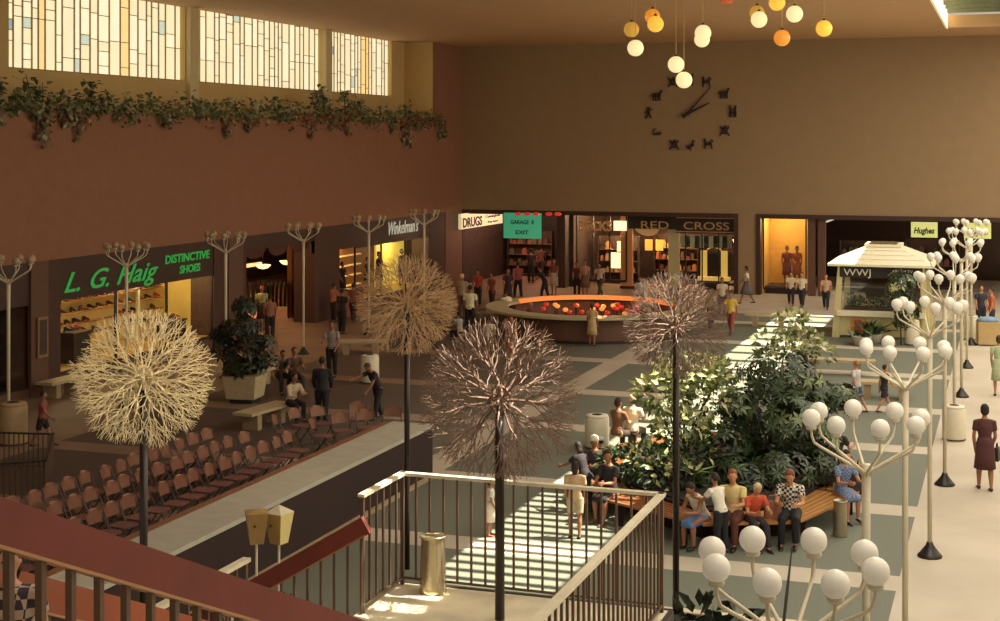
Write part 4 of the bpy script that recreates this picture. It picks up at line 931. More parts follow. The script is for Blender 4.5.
for k in range(2):
    o = thing('amber_panel', ('amber lit panel under the oval sign, left', 'brighter amber lit panel under the oval sign, right')[k], 'display panel', (w.x+k*.52, w.y, 1.55)); MB().box(0, .36, 0, .04, .1, .62).build('panel', mat('amber_lit_%d' % k, ('#d99a3c', '#f0b848')[k], .5, emit=.9), o); MB().tube([(.18, .02, .1), (.18, .02, -1.5)], .02, 6).build('post', M_dark2, o)
w = onback(646, 227, 67.6); o = thing('oval_sign', 'tilted oval tan sign hanging in the back shop', 'sign', w, 0); B = MB(); n = 24
V = [(.6*math.cos(6.283*j/n)*math.cos(-.25)-.4*math.sin(6.283*j/n)*math.sin(-.25), 0, .6*math.cos(6.283*j/n)*math.sin(-.25)+.4*math.sin(6.283*j/n)*math.cos(-.25)) for j in range(n)]
B.add(V+[(x, .06, z) for x, y, z in V], [tuple(range(n)), tuple(reversed(range(n, 2*n)))]+[(i, (i+1) % n, n+(i+1) % n, n+i) for i in range(n)]); B.build('face', mat('tan_oval', '#c08f54', .6, emit=.3), o); MB().tube([(0, .03, .3), (0, .03, 3.6-w.z)], .012, 5).build('hanger', M_dark2, o)
o = thing('tubular_light', 'short white strip light at the top left of the dark right-hand shop', 'light', onback(827, 222, 70)); MB().bar((-.35, 0, -.12), (.35, 0, .16), .08, .08).build('tube_cover', mat('white_strip', '#ded8b8', .5, emit=.7), o)
# goods shelves in the dark shops behind
rg = random.Random(3)
def goods_shelf(label, loc, w_, n, hexes, h0=.6, emit=.05):
    o = thing('stocked_shelf', label, 'shelf', loc); MB().box(0, w_, 0, .4, 0, .1).box(0, w_, .36, .4, .1, 2.3).box(0, .04, 0, .4, .1, 2.3).box(w_-.04, w_, 0, .4, .1, 2.3).build('case', M_shopdark, o)
    for z in (.55, 1.1, 1.65):
        MB().box(.04, w_-.04, 0, .36, z-.03, z).build('shelf', M_pier, o)
    for z in (.55, 1.1, 1.65):
        x = .1
        while x < w_-.25:
            ww = rg.uniform(.12, .25); hh = rg.uniform(.15, .4)
            if rg.random() < .85:
                b = tag(MB().box(0, ww, 0, .2, 0, hh*.8).box(ww*.2, ww*.8, .03, .17, hh*.8, hh).build('package', mat('pack_'+(hx_ := rg.choice(hexes))[1:], hx_, .6, emit=emit)), 'small package on the '+label, 'package', 'packages on the '+label); b.location = (loc[0]+x, loc[1]+.08, z)
            x += ww+rg.uniform(.03, .12)
goods_shelf('shelf at the drugstore end of the dark corridor', (-24.4, 72, 0), 2.4, 8, ('#6a4a34', '#3f2b26', '#8a4a3a', '#55503a'))
goods_shelf('shelf in the middle of the dark corridor', (-22.6, 80, 0), 2.6, 8, ('#7a5a34', '#3f2b26', '#9a4a3a', '#6a6440'))
goods_shelf('shelf in the left part of the back window', (-18.9, 69.5, 0), 2.0, 8, ('#9a6a44', '#3f2b26', '#b08a5a', '#55503a'))
goods_shelf('shelf behind the amber panels', (-16.6, 71.5, 0), 2.2, 8, ('#9a5a34', '#5f3b26', '#c08a4a', '#55302a'))
goods_shelf('shelf beside the pillars in the right-hand shop', (-7.4, 69.5, 0), 2.4, 8, ('#5a3a34', '#3f4b26', '#7a5a4a', '#555c4a'))
goods_shelf('shelf behind the booth roof', (-4.6, 71.5, 0), 2.4, 8, ('#4a2a24', '#3f2b26', '#6a3a2a', '#353c2a'))
# ================================================================== PEOPLE
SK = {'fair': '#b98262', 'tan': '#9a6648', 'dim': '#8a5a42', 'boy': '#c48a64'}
def skin_m(k): return mat('skin_'+k, SK[k], .55)
def person(label, loc, face, h=1.7, pose='stand', top='#cccccc', bottom='#333333', hair='#2a1c14', skin='fair', dress=None, sleeve='short', female=False, near=False, longhair=False,
           hat=None, lean=None, legs=None, arms=None, head=(0, 0), name='person', shoes='#1c1512', group=None, bare=False, seat=0, plaid=None, cat='person'):
    """face: degrees, 0 looks toward +Y (away from the camera), 180 toward the camera side"""
    V = Vector; w = .92 if female else 1.0
    LN = {'stand': 2, 'walk': 5, 'sit': 12, 'lean': 48, 'stoop': 25}[pose] if lean is None else lean
    LG = {'stand': ((3, 4), (-2, 3)), 'walk': ((24, 6), (-14, 18)), 'sit': ((86, 88), (82, 82)), 'lean': ((8, 6), (-4, 4)), 'stoop': ((18, 12), (-10, 8))}[pose] if legs is None else legs
    AR = {'stand': ((4, 14), (6, 18)), 'walk': ((-20, 14), (24, 24)), 'sit': ((34, 62), (28, 70)), 'lean': ((70, 30), (60, 40)), 'stoop': ((50, 20), (30, 30))}[pose] if arms is None else arms
    la = R(LN); up = V((0, math.sin(la), math.cos(la))); fw = V((0, math.cos(la), -math.sin(la)))
    P = V((0, 0, 0)); hipw = .052*h; shw = .105*h*w
    L1, L2, FO = .245*h, .24*h, .04*h
    legp = []
    for s, (hf, kf) in zip((-1, 1), LG):
        hp = P + V((s*hipw, 0, -.02*h)); a = R(hf); ab = R(2 if pose != 'sit' else 4)
        d = V((s*math.sin(ab), math.sin(a)*math.cos(ab), -math.cos(a)*math.cos(ab))); kn = hp + d*L1
        a2 = R(hf-kf); d2 = V((0, math.sin(a2), -math.cos(a2))); an = kn + d2*L2
        legp.append((hp, kn, an))
    lo = min(l[2].z for l in legp); dz = FO - lo + 0
    if seat: dz = max(dz, seat + .065*h) if pose == 'sit' else dz
    P = P + V((0, 0, dz)); legp = [tuple(q + V((0, 0, dz)) for q in l) for l in legp]
    waist = P + up*.085*h; chest = P + up*.2*h; shl = P + up*.275*h; nb = P + up*.305*h
    hy, hp_ = head; ha = la*.5 - R(hp_); hu = V((math.sin(R(hy))*0, math.sin(ha), math.cos(ha)))
    nk = nb + hu*.03*h; hc = nb + hu*.098*h
    B = MB(); sd = (1, 0, 0)
    B.tube([P - up*.045*h, P, waist, chest, shl, nb + up*.004*h], [(.07*h, .055*h), (.088*h, .066*h), (.07*h*w, .055*h), (.092*h*w, .066*h), (.085*h*w, .05*h), (.035*h, .035*h)], 14, side=sd)
    B.tube([nb - up*.02*h, nk, hc - hu*.02*h], [.032*h, .029*h, .03*h], 10)
    HM = MB(); HM.ball((0, 0, 0), (.044*h, .054*h, .066*h), 16, 12)                   # skull
    HM.ball((0, .012*h, -.03*h), (.034*h, .038*h, .038*h), 12, 8)                      # jaw
    HM.tube([(0, .05*h, .004*h), (0, .064*h, -.014*h)], [.006*h, .01*h], 6)            # nose
    for s in (-1, 1): HM.ball((s*.046*h, -.002*h, -.006*h), (.007*h, .012*h, .018*h), 8, 6)
    HM.tube([(-.013*h, .046*h, -.036*h), (0, .05*h, -.036*h), (.013*h, .046*h, -.036*h)], .005*h, 6)
    Rh = Matrix.Rotation(R(hy), 3, 'Z') @ Matrix.Rotation(-ha, 3, 'X')
    def place(mb): 
        for i, q in enumerate(mb.v): mb.v[i] = tuple(hc + Rh @ V(q))
        return mb
    place(HM); B.add(HM.v, HM.f)
    armp = []
    for s, (sf, ef) in zip((-1, 1), AR):
        sp = shl + V((s*shw, 0, 0)) - up*.012*h; ab = R(9); a = R(sf)
        d = V((s*math.sin(ab), math.sin(a)*math.cos(ab), -math.cos(a)*math.cos(ab))); el = sp + d*.17*h
        a2 = R(sf+ef); inn = -s*(.28 if pose == 'sit' else .08); d2 = V((inn, math.sin(a2), -math.cos(a2))).normalized(); wr = el + d2*.145*h; hd = wr + d2*.052*h
        armp.append((sp, el, wr, hd, d2))
        B.tube([sp - V((s*.03*h, 0, 0)), sp, sp + (el-sp)*.5, el, el + (wr-el)*.35, wr], [.028*h, .031*h*w, .027*h*w, .022*h, .023*h, .0145*h], 10)
        B.tube([wr - d2*.01*h, wr + d2*.015*h, hd], [(.014*h, .01*h), (.021*h, .011*h), (.022*h, .009*h)], 8, side=(0, .3, 1) if abs(d2.z) < .7 else (0, 1, 0))
    for s, (hp, kn, an) in zip((-1, 1), legp):
        B.tube([hp + (V((0, 0, .02*h)) if pose != 'sit' else V((0, -.03*h, 0))), hp + (kn-hp)*.25, hp + (kn-hp)*.6, kn, kn + (an-kn)*.3, kn + (an-kn)*.7, an, an - V((0, 0, .012*h))], [.055*h, .053*h, .042*h, .032*h, .034*h, .025*h, .018*h, .018*h], 12)
        B.tube([an + V((0, -.02*h, -.018*h)), an + V((0, .03*h, -.02*h)), an + V((0, .085*h, -.03*h)), an + V((0, .105*h, -.031*h))], [(.018*h, .018*h), (.022*h, .018*h), (.026*h, .01*h), (.012*h, .006*h)], 8, side=sd)
    vx = .013 if near else .02
    me = remesh(B, vx, skin_m(skin), 'body')
    root = thing(name, label, cat, loc, R(face), group)
    if bare: root['category'] = cat
    # fingers, rooted inside the palm, one continuous mesh with the body
    if near:
        import bmesh
        bm = bmesh.new(); bm.from_mesh(me); FB = MB()
        for s, (sp, el, wr, hd, d2) in zip((-1, 1), armp):
            lat = V((0, .3, 1)) if abs(d2.z) < .7 else V((0, 1, 0)); lat = (lat - d2*lat.dot(d2)).normalized(); pal = d2.cross(lat)*(-s)
            for j, ln in enumerate((.04, .047, .044, .034)):
                o_ = lat*(.016-.0105*j)*h; p0 = hd - d2*.012*h + o_
                FB.tube([p0, p0 + d2*(.012+ln*.4)*h, p0 + (d2*(.012+ln*.75) + pal*ln*.25)*h, p0 + (d2*(.012+ln*.9) + pal*ln*.6)*h], [.0058*h, .0055*h, .005*h, .004*h], 6)
            p0 = wr + d2*.018*h + lat*.014*h; FB.tube([p0, p0 + (lat*.014+d2*.016)*h, p0 + (lat*.017+d2*.036+pal*.008)*h], [.007*h, .0065*h, .005*h], 6)
        tmp = FB.mesh('t', skin_m(skin)); bm.from_mesh(tmp); bm.to_mesh(me); bm.free()
        me.polygons.foreach_set('use_smooth', [True]*len(me.polygons))
    bo_ = bpy.data.objects.new('body', me); col.objects.link(bo_); bo_.parent = root
    # clothes
    g = .010 if near else .014
    tm = plaid or mat('cloth_'+(dress or top)[1:], dress or top, .85, noise=.15, nscale=12)
    T = MB()
    T.tube([P - up*(.03 if not dress else .02)*h, P + up*.02*h, waist, chest, shl, nb - up*.004*h], [(.09*h+g, .07*h+g), (.088*h+g, .067*h+g), (.074*h*w+g, .057*h+g), (.094*h*w+g, .068*h+g), (.088*h*w+g, .053*h+g), (.045*h, .04*h)], 14, side=sd)
    for (sp, el, wr, hd, d2), s in zip(armp, (-1, 1)):
        e = {'short': .62, 'long': 1.0, 'none': .12}[sleeve]
        pts = [sp - V((s*.035*h, 0, 0)), sp, sp + (el-sp)*e]; rs_ = [.034*h+g*.4, .035*h*w+g, .031*h*w+g]
        if sleeve == 'long': pts += [wr - d2*.01*h]; rs_ += [.02*h+g*.5]
        T.tube(pts, rs_, 10)
    tb = bpy.data.objects.new('dress_top' if dress else 'shirt', remesh(T, vx, tm, 'shirt')); col.objects.link(tb); tb.parent = root
    if dress or bottom[0] == 's':     # skirt / dress skirt
        hx = dress or bottom[1:]; m2 = plaid if (plaid and dress) else mat('cloth_'+hx[1:], hx, .85, noise=.15, nscale=12)
        S = MB()
        if pose == 'sit':
            kn = (legp[0][1]+legp[1][1])/2; hip = (legp[0][0]+legp[1][0])/2
            S.tube([hip + V((0, -.05*h, .03*h)), hip + V((0, .01*h, .012*h)), hip + (kn-hip)*.5, kn + V((0, .01*h, -.005*h)), kn + V((0, .035*h, -.03*h))], [(.07*h, .05*h), (.108*h, .07*h), (.105*h, .058*h), (.098*h, .05*h), (.09*h, .03*h)], 16, side=sd)
        else:
            kz = min(legp[0][1].z, legp[1][1].z)-.015*h; ky_ = (legp[0][1].y+legp[1][1].y)/2; sp_ = abs(legp[0][1].y-legp[1][1].y)/2
            S.tube([waist, P + V((0, 0, .01*h)), P*.5 + V((0, ky_*.5, kz*.5)), V((0, ky_, kz))], [(.075*h+g, .058*h+g), (.098*h+g, .076*h+g), (.108*h+g, .085*h+g+sp_*.5), (.122*h+g, .09*h+g+sp_)], 18, side=sd)
        S.build('skirt', m2, root, True)
    else:
        Q = MB(); m2 = mat('cloth_'+bottom[-7:][1:], bottom[-7:], .85, noise=.15, nscale=12)
        Q.tube([P - up*.05*h, P, P + up*.06*h], [(.075*h+g, .06*h+g), (.09*h+g, .069*h+g), (.078*h+g, .06*h+g)], 14, side=sd)
        for hp, kn, an in legp:
            if bottom[0] == 'h': Q.tube([hp + V((0, 0, .01*h)), hp + (kn-hp)*.3, hp + (kn-hp)*.8], [.058*h+g, .056*h+g, .045*h+g], 12)
            else: Q.tube([hp + V((0, 0, .01*h)), hp + (kn-hp)*.3, kn, kn + (an-kn)*.4, an - (an-kn)*.04], [.058*h+g, .055*h+g, .038*h+g, .034*h+g, .028*h+g], 12)
        qo = bpy.data.objects.new('shorts' if bottom[0] == 'h' else 'trousers', remesh(Q, vx, m2, 'trousers')); col.objects.link(qo); qo.parent = root
    for hp, kn, an in legp:
        S = MB().tube([an + V((0, -.03*h, -.022*h)), an + V((0, 0, -.018*h)), an + V((0, .05*h, -.024*h)), an + V((0, .1*h, -.03*h)), an + V((0, .118*h, -.032*h))], [(.016*h, .016*h), (.024*h, .021*h), (.029*h, .016*h), (.026*h, .01*h), (.012*h, .006*h)], 10, side=sd)
        S.build('shoe', mat('shoe_'+shoes[1:], shoes, .4), root, True)
    if hair:
        Hh = MB(); Hh.ball((0, -.012*h, .016*h), (.05*h, .056*h, .06*h), 16, 10)
        if longhair or female: Hh.ball((0, -.026*h, -.014*h), (.05*h, .04*h, .05*h), 14, 8)
        if longhair: Hh.tube([(0, -.03*h, 0), (0, -.045*h, -.06*h), (0, -.04*h, -.1*h)], [(.045*h, .03*h), (.042*h, .022*h), (.025*h, .01*h)], 10, side=sd)
        # open the face: pull the front of the cap back above the brow
        for i, (x, y, z) in enumerate(Hh.v):
            if y > .02*h and z < .035*h: Hh.v[i] = (x, .02*h + (y-.02*h)*.1, z)
        place(Hh).build('hair', mat('hair_'+hair[1:], hair, .75, noise=.3, nscale=40), root, True)
    if hat:
        Ht = MB().ball((0, -.008*h, .032*h), (.056*h, .062*h, .05*h), 14, 8); place(Ht).build('hat', mat('cloth_'+hat[1:], hat, .8), root, True)
    if near:
        E = MB()
        for s in (-1, 1): E.ball((s*.017*h, .047*h, .004*h), (.0075*h, .006*h, .0045*h), 8, 6)
        place(E).build('eyes', mat('eye_dark', '#1c120e', .3), root, True)
    return root
def nm(k): return {'fac': k}
def plaid_mat(name, a, b, sc=26):
    m = bpy.data.materials.new(name); m.use_nodes = True; nt = m.node_tree; ck_ = nt.nodes.new('ShaderNodeTexChecker'); tc = nt.nodes.new('ShaderNodeTexCoord')
    ck_.inputs['Scale'].default_value = sc; ck_.inputs['Color1'].default_value = lin(a); ck_.inputs['Color2'].default_value = lin(b)
    mp = nt.nodes.new('ShaderNodeMapping'); mp.inputs['Rotation'].default_value = (.1, .1, .1)
    nt.links.new(tc.outputs['Object'], mp.inputs[0]); nt.links.new(mp.outputs[0], ck_.inputs['Vector']); nt.links.new(ck_.outputs['Color'], nt.nodes['Principled BSDF'].inputs['Base Color']); nt.nodes['Principled BSDF'].inputs['Roughness'].default_value = .85
    return m
plaidA = plaid_mat('black_white_plaid', '#ded6c4', '#1a1820', 22); plaidB = plaid_mat('grey_plaid', '#b9a898', '#3a2c3a', 24); dots = plaid_mat('blue_print', '#8496b8', '#4e6088', 30)
def F(px, py, z=0): q = at(px, py, z); return (q.x, q.y, 0)
def hpx(px, py, hp): return hp*H/(py-HZ)   # stature from photo height
# right-hand walk
person('woman in a maroon dress walking away on the right-hand pale walk', F(985, 490), 8, 1.66, 'walk', dress='#4a2426', female=True, hair='#1a120e', near=True, legs=((10, 4), (-4, 10)), arms=((2, 12), (8, 30)), skin='tan')
person('person in a pale green dress cut by the right edge', F(999, 396), 5, 1.6, 'stand', dress='#a8b890', female=True, hair='#3a2a1c')
person('man in light blue shirt and blue shorts walking behind the lamp globes', F(857, 412), 60, hpx(0, 412, 52), 'walk', '#b8b8b8', 'h#4c5a72', hair='#8a6a48', near=True)
person('person in dark clothes walking beside the man in blue shorts', F(884, 412), -60, 1.22, 'walk', '#2a2428', 'h#2a2230', hair='#2a1c14', near=True)
person('person in orange-red top standing at the far right edge', F(992, 334), 100, 1.62, 'stand', '#b05a34', '#2c2e38', hair='#2a1c14')
person('person in dark clothes at the far right near the tan box', F(981, 330), 200, 1.6, 'stand', '#2c2c3a', '#22202a', hair='#1a120e')
person('woman with white top and red jacket walking before the back wall', F(747, 303.5), 100, 1.62, 'walk', '#cfc4b0', 's#5c5a60', female=True, hair='#241612', sleeve='short', skin='tan')
person('boy in white shirt, left of the pair by the amber display', F(791, 305), 185, 1.42, 'walk', '#d8ccb0', '#2c2a34', hair='#3a2a1c')
person('boy in white shirt, right of the pair by the amber display', F(802, 306.5), 175, 1.45, 'walk', '#e0d4b8', '#2c2a34', hair='#3a2a1c')
person('boy in pinkish shirt walking left of the booth', F(826, 309), 180, 1.46, 'walk', '#c9a088', '#20242c', hair='#6a3a24')
# planter group, front
person('woman in white sleeveless top and blue skirt bent over on the front bench', seatpos(703, 2), 150, 1.5, 'sit', '#d8cdb8', 's#5c86c4', female=True, hair='#1c120e', sleeve='none', near=True, lean=30, head=(0, -25), skin='tan')
person('child in white shirt leaning toward the woman in the blue skirt', F(721, 553, 0), 60, 1.3, 'stand', '#e4dfd0', '#1c1c24', hair='#2a1a12', near=True, lean=18, arms=((40, 50), (10, 20)), skin='tan')
person('man in pale yellow shirt sitting behind the white-shirted child', seatpos(734, 2), 175, 1.62, 'sit', '#d8c684', '#5a2c20', hair='#8a4c2c', near=True, lean=6, head=(20, -15), skin='boy')
person('blond boy in a red shirt sitting on the bench front reading', seatpos(752, 2, .3), 215, 1.42, 'sit', '#c04a2c', '#26242c', hair='#c8b890', near=True, lean=18, head=(0, -25), skin='boy', legs=((80, 66), (84, 74)))
person('man in black and white plaid shirt looking down on the bench', seatpos(791, 2), 182, 1.66, 'sit', '#dddddd', '#16161c', hair='#7a4430', near=True, lean=14, head=(0, -28), plaid=plaidA, skin='boy')
person('woman in a blue print dress seated at the right end of the bench', seatpos(842, 3, .35), 215, 1.6, 'sit', dress='#7082a8', plaid=dots, female=True, hair='#1c1614', near=True, lean=14, head=(0, -10))
person('woman in dark dotted dress seated at the rear right of the planter', seatpos(836, 5), 330, 1.5, 'sit', dress='#2a2a34', female=True, hair='#1c1614', near=True)
# planter left end
person('woman in dark dress with bare legs seated on the left bench end', seatpos(611, 1), 165, 1.6, 'sit', dress='#1e1c22', female=True, hair='#241612', near=True, lean=10, head=(35, -10), skin='tan', legs=((82, 72), (86, 90)), shoes='#6a4a3a')
person('person with a white headscarf behind the woman in the dark dress', seatpos(594, 0), 200, 1.55, 'sit', '#3a2a30', '#1c1a22', hair='#3a2a20', hat='#e4dcc8', near=True, lean=10, female=True, skin='tan')
person('child in tan clothes standing behind the rail with back turned', F(575, 538), 10, 1.3, 'stand', '#b89872', 'h#a8977a', hair='#1c120e', near=True, longhair=True, skin='tan')
person('girl in dark clothes bending beside the child in tan', F(585, 512), 60, 1.3, 'stoop', '#241c24', '#1c1a22', hair='#1c120e', near=True, longhair=True, female=True, skin='dim')
person('person in dark clothes and white cap carrying bags by the white bin', seatpos(601, 8), 20, 1.25, 'sit', '#22202a', '#1c1a22', hair='#1c120e', hat='#d8d0bc', near=True)
person('bald man in a white shirt seated with back to the camera', F(632, 453), 350, 1.6, 'sit', '#e6dcb8', '#3c3428', hair='#c8a888', near=True, lean=4)
person('woman in brown top seated left of the bald man', F(617, 455), 340, 1.55, 'sit', '#7a5238', '#3c2c24', hair='#3a2418', near=True, female=True, lean=6)
person('girl in a white dress standing alone behind the rail', F(490, 536), 290, hpx(0, 536, 57), 'stand', dress='#d8d0c0', female=True, hair='#1c120e', near=True, skin='tan', shoes='#7a3a24')
# left side
person('man in white shirt seated on the slab bench behind the chairs', F(291, 422), 245, 1.5, 'sit', '#cdb898', '#1a1518', hair='#1a120e', near=True, lean=16, seat=.42, sleeve='long', skin='dim')
person('man seated on the far slab bench by the tub plant, left', F(281, 393), 225, 1.5, 'sit', '#4a4a3c', '#2a1c1a', hair='#1a120e', near=True, lean=22, skin='dim', seat=.42)
person('person in dark print seated at the far slab bench, right', F(293, 394), 230, 1.6, 'sit', '#4a3028', '#2a1c1a', hair='#3a2418', near=True, lean=10, skin='dim', seat=.42)
person('man in light shirt and black trousers standing behind the chairs', F(332, 377), 190, 1.6, 'stand', '#8a7c78', '#17141a', hair='#2a1a12', near=True, arms=((10, 40), (30, 60)), skin='dim')
person('man in a dark coat standing with back turned at the chairs', F(322, 424), 20, 1.62, 'stoop', '#17141a', '#17141a', hair='#1a120e', near=True, sleeve='long', lean=8, arms=((10, 30), (10, 30)), skin='dim')
person('man in dark shirt stooping with one arm out behind the last chairs', F(378, 419), 150, 1.5, 'stoop', '#241c20', '#17141a', hair='#4a2418', near=True, lean=28, arms=((30, 10), (70, 10)), head=(0, -30), skin='dim')
person('child in dark shorts and red top by the dim bin at far left', F(42, 446), 290, 1.25, 'walk', '#8a4a38', 'h#1a1416', hair='#1a120e', skin='dim', near=True)
person('child with plaid shirt coming down the stair behind the big red handrail', (-4.02, 5.28, 4.09), 205, 1.0, 'walk', '#b9a898', '#1c1a22', hair='#120c0a', near=True, plaid=plaidB, legs=((8, 10), (-4, 8)), longhair=True)
person('woman in pale green top standing inside the open shop', F(262, 330), 200, 1.6, 'stand', '#a3a468', 's#2a1c1a', hair='#8a3a24', female=True, skin='dim')
person('person in reddish shirt with back turned at the open shop entrance', F(270, 340), 30, 1.55, 'stand', '#8a5c4c', '#1c1418', hair='#1a120e', skin='dim')
person('person in pink shirt left of the pair near the dark pier', F(334, 322), 340, 1.45, 'stand', '#a06450', '#241818', hair='#2a1a12', skin='dim')
person('person in dark clothes right of the pair near the dark pier', F(342, 334), 350, 1.6, 'stand', '#241c20', '#1a1418', hair='#1a120e', skin='dim')
person('person in brown top walking before the dress shop window', F(353, 322), 10, 1.5, 'walk', '#6a4030', '#3a2420', hair='#2a1a12', skin='dim')
# centre crowd
C_ = [(462, 317, 0, 1.66, 'stand', '#9a8468', '#5a3c34', '#c8b088', 'man with pale hat-like hair standing behind the white-shirted man', 'x'),
      (470, 334, 8, 1.72, 'stand', '#d8d0a8', '#141218', '#1a120e', 'man in white shirt and black trousers with back turned', 'x'),
      (460, 346, 60, 1.35, 'sit', '#8f8680', '#241c24', '#1a120e', 'person in grey seated left of the round counter', 'x'),
      (478, 306, 180, 1.5, 'stand', '#a03a2c', '#241818', '#1a120e', 'person in red top near the drugstore entrance', 'x'),
      (492, 310, 150, 1.5, 'stand', '#7a4034', '#3a2020', '#1a120e', 'person in rust top left behind the round counter', 'x'),
      (508, 306, 200, 1.6, 'walk', '#3a2028', '#2a1820', '#1a120e', 'person in dark plum clothes behind the round counter', 's'),
      (518, 298, 30, 1.62, 'walk', '#8a4038', '#1c1418', '#1a120e', 'person in dull red top beyond the round counter', 'x'),
      (531, 283, 0, 1.65, 'stand', '#241820', '#1c1418', '#1a120e', 'person in black in the corridor below the green sign', 'x'),
      (545, 300, 100, 1.5, 'stoop', '#17141a', '#141218', '#0f0a0a', 'person in black bending behind the counter rim', 'x'),
      (554, 295, 170, 1.6, 'stand', '#7a3c30', '#b09a80', '#1a120e', 'woman with pale-edged wrap beside the person in black', 's'),
      (585, 297, 180, 1.62, 'stand', '#a87860', '#6a4838', '#2a1a12', 'woman in tan outfit before the left part of the back window', 's'),
      (577, 296, 200, 1.5, 'stand', '#5a2c28', '#241818', '#1a120e', 'person in dark red beside the woman in tan', 'x'),
      (600, 296, 160, 1.5, 'walk', '#b8a890', '#3a2c28', '#1a120e', 'person in whitish top before the orange-lit pillar', 'x'),
      (592, 346, 355, 1.42, 'stand', '#b5986c', '#b5986c', '#3a1a12', 'woman in tan dress standing at the front of the round counter', 'd'),
      (531, 334, 20, 1.1, 'stand', '#6a3a34', '#3a2420', '#b08a68', 'small child leaning on the front of the round counter', 'x'),
      (489, 360, 10, 1.35, 'stand', '#d8d0b0', '#7a6048', '#1a120e', 'child in white behind the large brown twig globe', 'x'),
      (511, 363, 350, 1.4, 'stand', '#b05a3c', '#8a3c30', '#a0402c', 'person in orange dress behind the large brown twig globe', 'd'),
      (512, 326, 60, 1.4, 'lean', '#ded6b4', '#17141a', '#1a120e', 'person in white shirt leaning over the round counter', 'x'),
      (640, 312, 190, 1.4, 'stand', '#9a9aa0', '#3a3038', '#1a120e', 'person in grey behind the right part of the round counter', 'x'),
      (722, 316, 200, 1.5, 'stand', '#b8a890', '#3a3038', '#1a120e', 'woman in pale top before the right-hand back window', 'x'),
      (731, 334, 170, 1.55, 'walk', '#c8a840', '#8a3c34', '#241612', 'person in yellow top and red trousers near the back wall', 'x'),
      (711, 330, 150, 1.5, 'stand', '#a89880', '#5a4c48', '#1a120e', 'person in beige behind the right-hand twig globe', 'x'),
      (541, 277, 10, 1.6, 'walk', '#5a3430', '#241818', '#1a120e', 'person in brown far down the corridor', 'x')]
for px, py, fc, h, ps_, tp, bt, hr, lb, kd in C_:
    person(lb, F(px, py), fc, h, ps_, tp, ('s' if kd == 's' else '')+bt, hair=hr, skin='dim', dress=tp if kd == 'd' else None, female=kd in 'sd', seat=.42 if ps_ == 'sit' else 0, near=py > 330)
# mannequins in the dress shop window
def man(y, lb, tp, h=1.5, x=-25.7): 
    person(lb, (x, y, .45), 270+R(0)+0, h, 'stand', tp, 's'+tp, hair='#1a1412', skin='dim', dress=tp, female=True, arms=((20, 60), (-10, 40)), name='mannequin', cat='mannequin')
man(54.9, 'black-dressed mannequin at the left of the dress shop window', '#1c1414'); man(57.4, 'black-dressed mannequin second from left in the dress shop window', '#1c1414')
man(58.6, 'black-dressed mannequin with bent arms under the white script sign', '#141014', 1.65); man(61.1, 'dark mannequin standing before the bright yellow panel', '#171210', 1.6)
for k, (px, py, tp, lb) in enumerate(((787, 262, '#7a3a34', 'mannequin in dull red, left in the amber display'), (797, 258, '#a85a34', 'mannequin in orange, right in the amber display'))):
    w = onback(px, py, 67.9); person(lb, (w.x, w.y, .35), 180, 1.75, 'stand', tp, 's'+tp, hair='#1a1412', skin='dim', dress=tp, female=True, name='mannequin', cat='mannequin')
MB_ = MB().box(-10.45, -8.65, 67.2, 68.9, 0, .35); struct('trim_14', MB_, M_dark)
# carried bags
def bag(label, loc, hexc, s=.3, rz=0):
    o = thing('bag', label, 'bag', loc, R(rz)); B = MB().add([(-s*.5, -s*.2, 0), (s*.5, -s*.2, 0), (s*.5, s*.2, 0), (-s*.5, s*.2, 0), (-s*.42, -s*.12, s), (s*.42, -s*.12, s), (s*.42, s*.12, s), (-s*.42, s*.12, s)], [(0, 3, 2, 1), (4, 5, 6, 7), (0, 1, 5, 4), (1, 2, 6, 5), (2, 3, 7, 6), (3, 0, 4, 7)])
    B.build('pouch', mat('bag_'+hexc[1:], hexc, .6, noise=.2), o); MB().tube([(-s*.3, 0, s*.95), (-s*.2, 0, s*1.3), (s*.2, 0, s*1.3), (s*.3, 0, s*.95)], .012, 5).build('strap', mat('bag_'+hexc[1:], hexc), o); return o
q = seatpos(773, 2, .3); bag('brown paper bag on the bench beside the boy in red', (q.x, q.y, .45), '#8a5238', .3, 20)
q = F(998, 489); bag('dark handbag held by the woman in the maroon dress', (q[0]-.02, q[1]+.05, .55), '#17110f', .26, 80)
q = F(855, 520); bag('dark handbag with pale edge on the lap of the woman in blue', (q[0]-.02, q[1]+.1, .5), '#17131a', .34, 40)
q = at(594, 476, .45); bag('dark bag beside the woman in the dark dress', (q.x, q.y, .45), '#1c181c', .3)
q = F(740, 534); bag('white folded paper in the hand of the man in yellow', (q[0], q[1], .28), '#e4dccc', .18, 60)
# ================================================================== LIGHT
def area(nm_, loc, sx, sy, e, c=(1, .86, .62), rot=(0, 0, 0)):
    l = bpy.data.lights.new(nm_, 'AREA'); l.shape = 'RECTANGLE'; l.size = sx; l.size_y = sy; l.energy = e; l.color = c
    o = bpy.data.objects.new(nm_, l); col.objects.link(o); o.location = loc; o.rotation_euler = rot; return o
def point(nm_, loc, e, c=(1, .75, .4), r=.2):
    l = bpy.data.lights.new(nm_, 'POINT'); l.energy = e; l.color = c; l.shadow_soft_size = r
    o = bpy.data.objects.new(nm_, l); col.objects.link(o); o.location = loc; return o
sun = bpy.data.lights.new('sun', 'SUN'); sun.energy = 22; sun.angle = R(.4); sun.color = (1, .9, .68)
so = bpy.data.objects.new('sun', sun); col.objects.link(so); d = Vector((-6.3, -2.2, -11.4)); so.rotation_euler = d.to_track_quat('-Z', 'Y').to_euler()
area('skylight_glow', (-1, 38, 11.3), 2.4, 44, 1500, (1, .93, .75))
area('ceiling_fill_front', (3, 14, 11.2), 10, 16, 1300, (1, .92, .74))
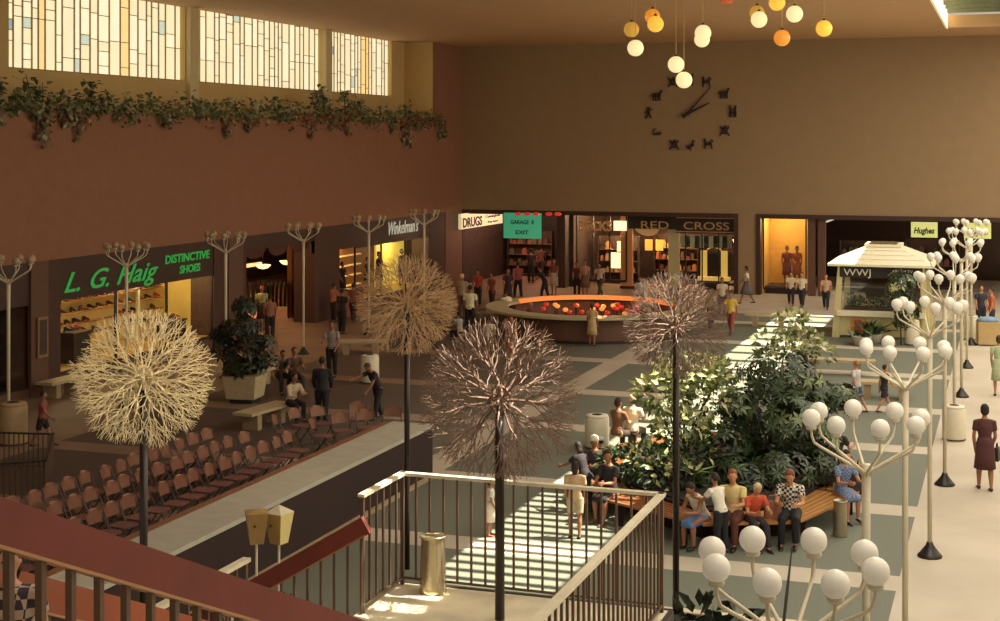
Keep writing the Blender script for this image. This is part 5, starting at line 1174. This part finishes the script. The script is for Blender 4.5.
area('ceiling_fill_right', (6, 46, 11.2), 8, 36, 3000, (1, .9, .72)); area('right_wall_fill', (11.8, 40, 8.5), 4, 50, 1200, (1, .86, .68), (0, R(90), 0))
area('ceiling_fill_left', (-15, 26, 11.2), 8, 14, 110, (1, .75, .5))
# shop lamps
for k, (x, y, z, e, c) in enumerate(((-25.9, 36.8, 3.0, 45, (1, .78, .35)), (-25.9, 41, 3.0, 60, (1, .78, .35)), (-27, 47.5, 2.9, 60, (1, .5, .18)), (-25.9, 55.5, 2.4, 22, (1, .62, .25)), (-25.9, 60.8, 2.4, 26, (1, .8, .35)), (-28.5, 53, 2.9, 120, (1, .42, .14)), (-31, 59, 2.9, 80, (1, .45, .18)),
                                    (-22.5, 70, 3.1, 60, (1, .5, .3)), (-22.3, 84, 3.1, 60, (1, .5, .3)), (-17.6, 69.0, 3.0, 130, (1, .6, .28)), (-15.4, 70.5, 3.0, 90, (1, .6, .28)), (-21.5, 67.6, 3.2, 60, (1, .45, .25)), (-13, 69.5, 3.0, 40, (1, .7, .35)), (-9.6, 67.8, 3.2, 34, (1, .75, .35)), (-5, 70, 3.0, 25, (1, .6, .4)), (-14.3, 52.6, 1.4, 30, (1, .35, .15)))):
    point('shop_lamp', (x, y, z), e*3.2, c)
def spot(loc, tgt, e, c, size=40):
    l = bpy.data.lights.new('spot', 'SPOT'); l.energy = e; l.color = c; l.spot_size = R(size); l.spot_blend = .4; l.shadow_soft_size = .15
    o = bpy.data.objects.new('spot_lamp', l); col.objects.link(o); o.location = loc; o.rotation_euler = (Vector(tgt)-Vector(loc)).to_track_quat('-Z', 'Y').to_euler()
spot((-5, 11, 10.8), (-9.06, 14.2, 4.2), 1500, (1, .8, .45), 18)
spot((-8, 18, 10.8), (-11, 21, 4.2), 450, (1, .75, .45), 18)
spot((-1.5, 12, 11), (-4.5, 11.9, 2.4), 500, (1, .92, .7), 26)
spot((-2.5, 5, 10), (-4.7, 7.75, 4.0), 900, (1, .72, .25), 12)  # added spot standing in for sunlight on the far stair rail
w_ = bpy.data.worlds.new('world'); scn.world = w_; w_.use_nodes = True
w_.node_tree.nodes['Background'].inputs[0].default_value = (1, .88, .7, 1); w_.node_tree.nodes['Background'].inputs[1].default_value = .5
scn.view_settings.view_transform = 'Standard'; scn.view_settings.look = 'None'; scn.view_settings.exposure = 0; scn.view_settings.gamma = 1.08
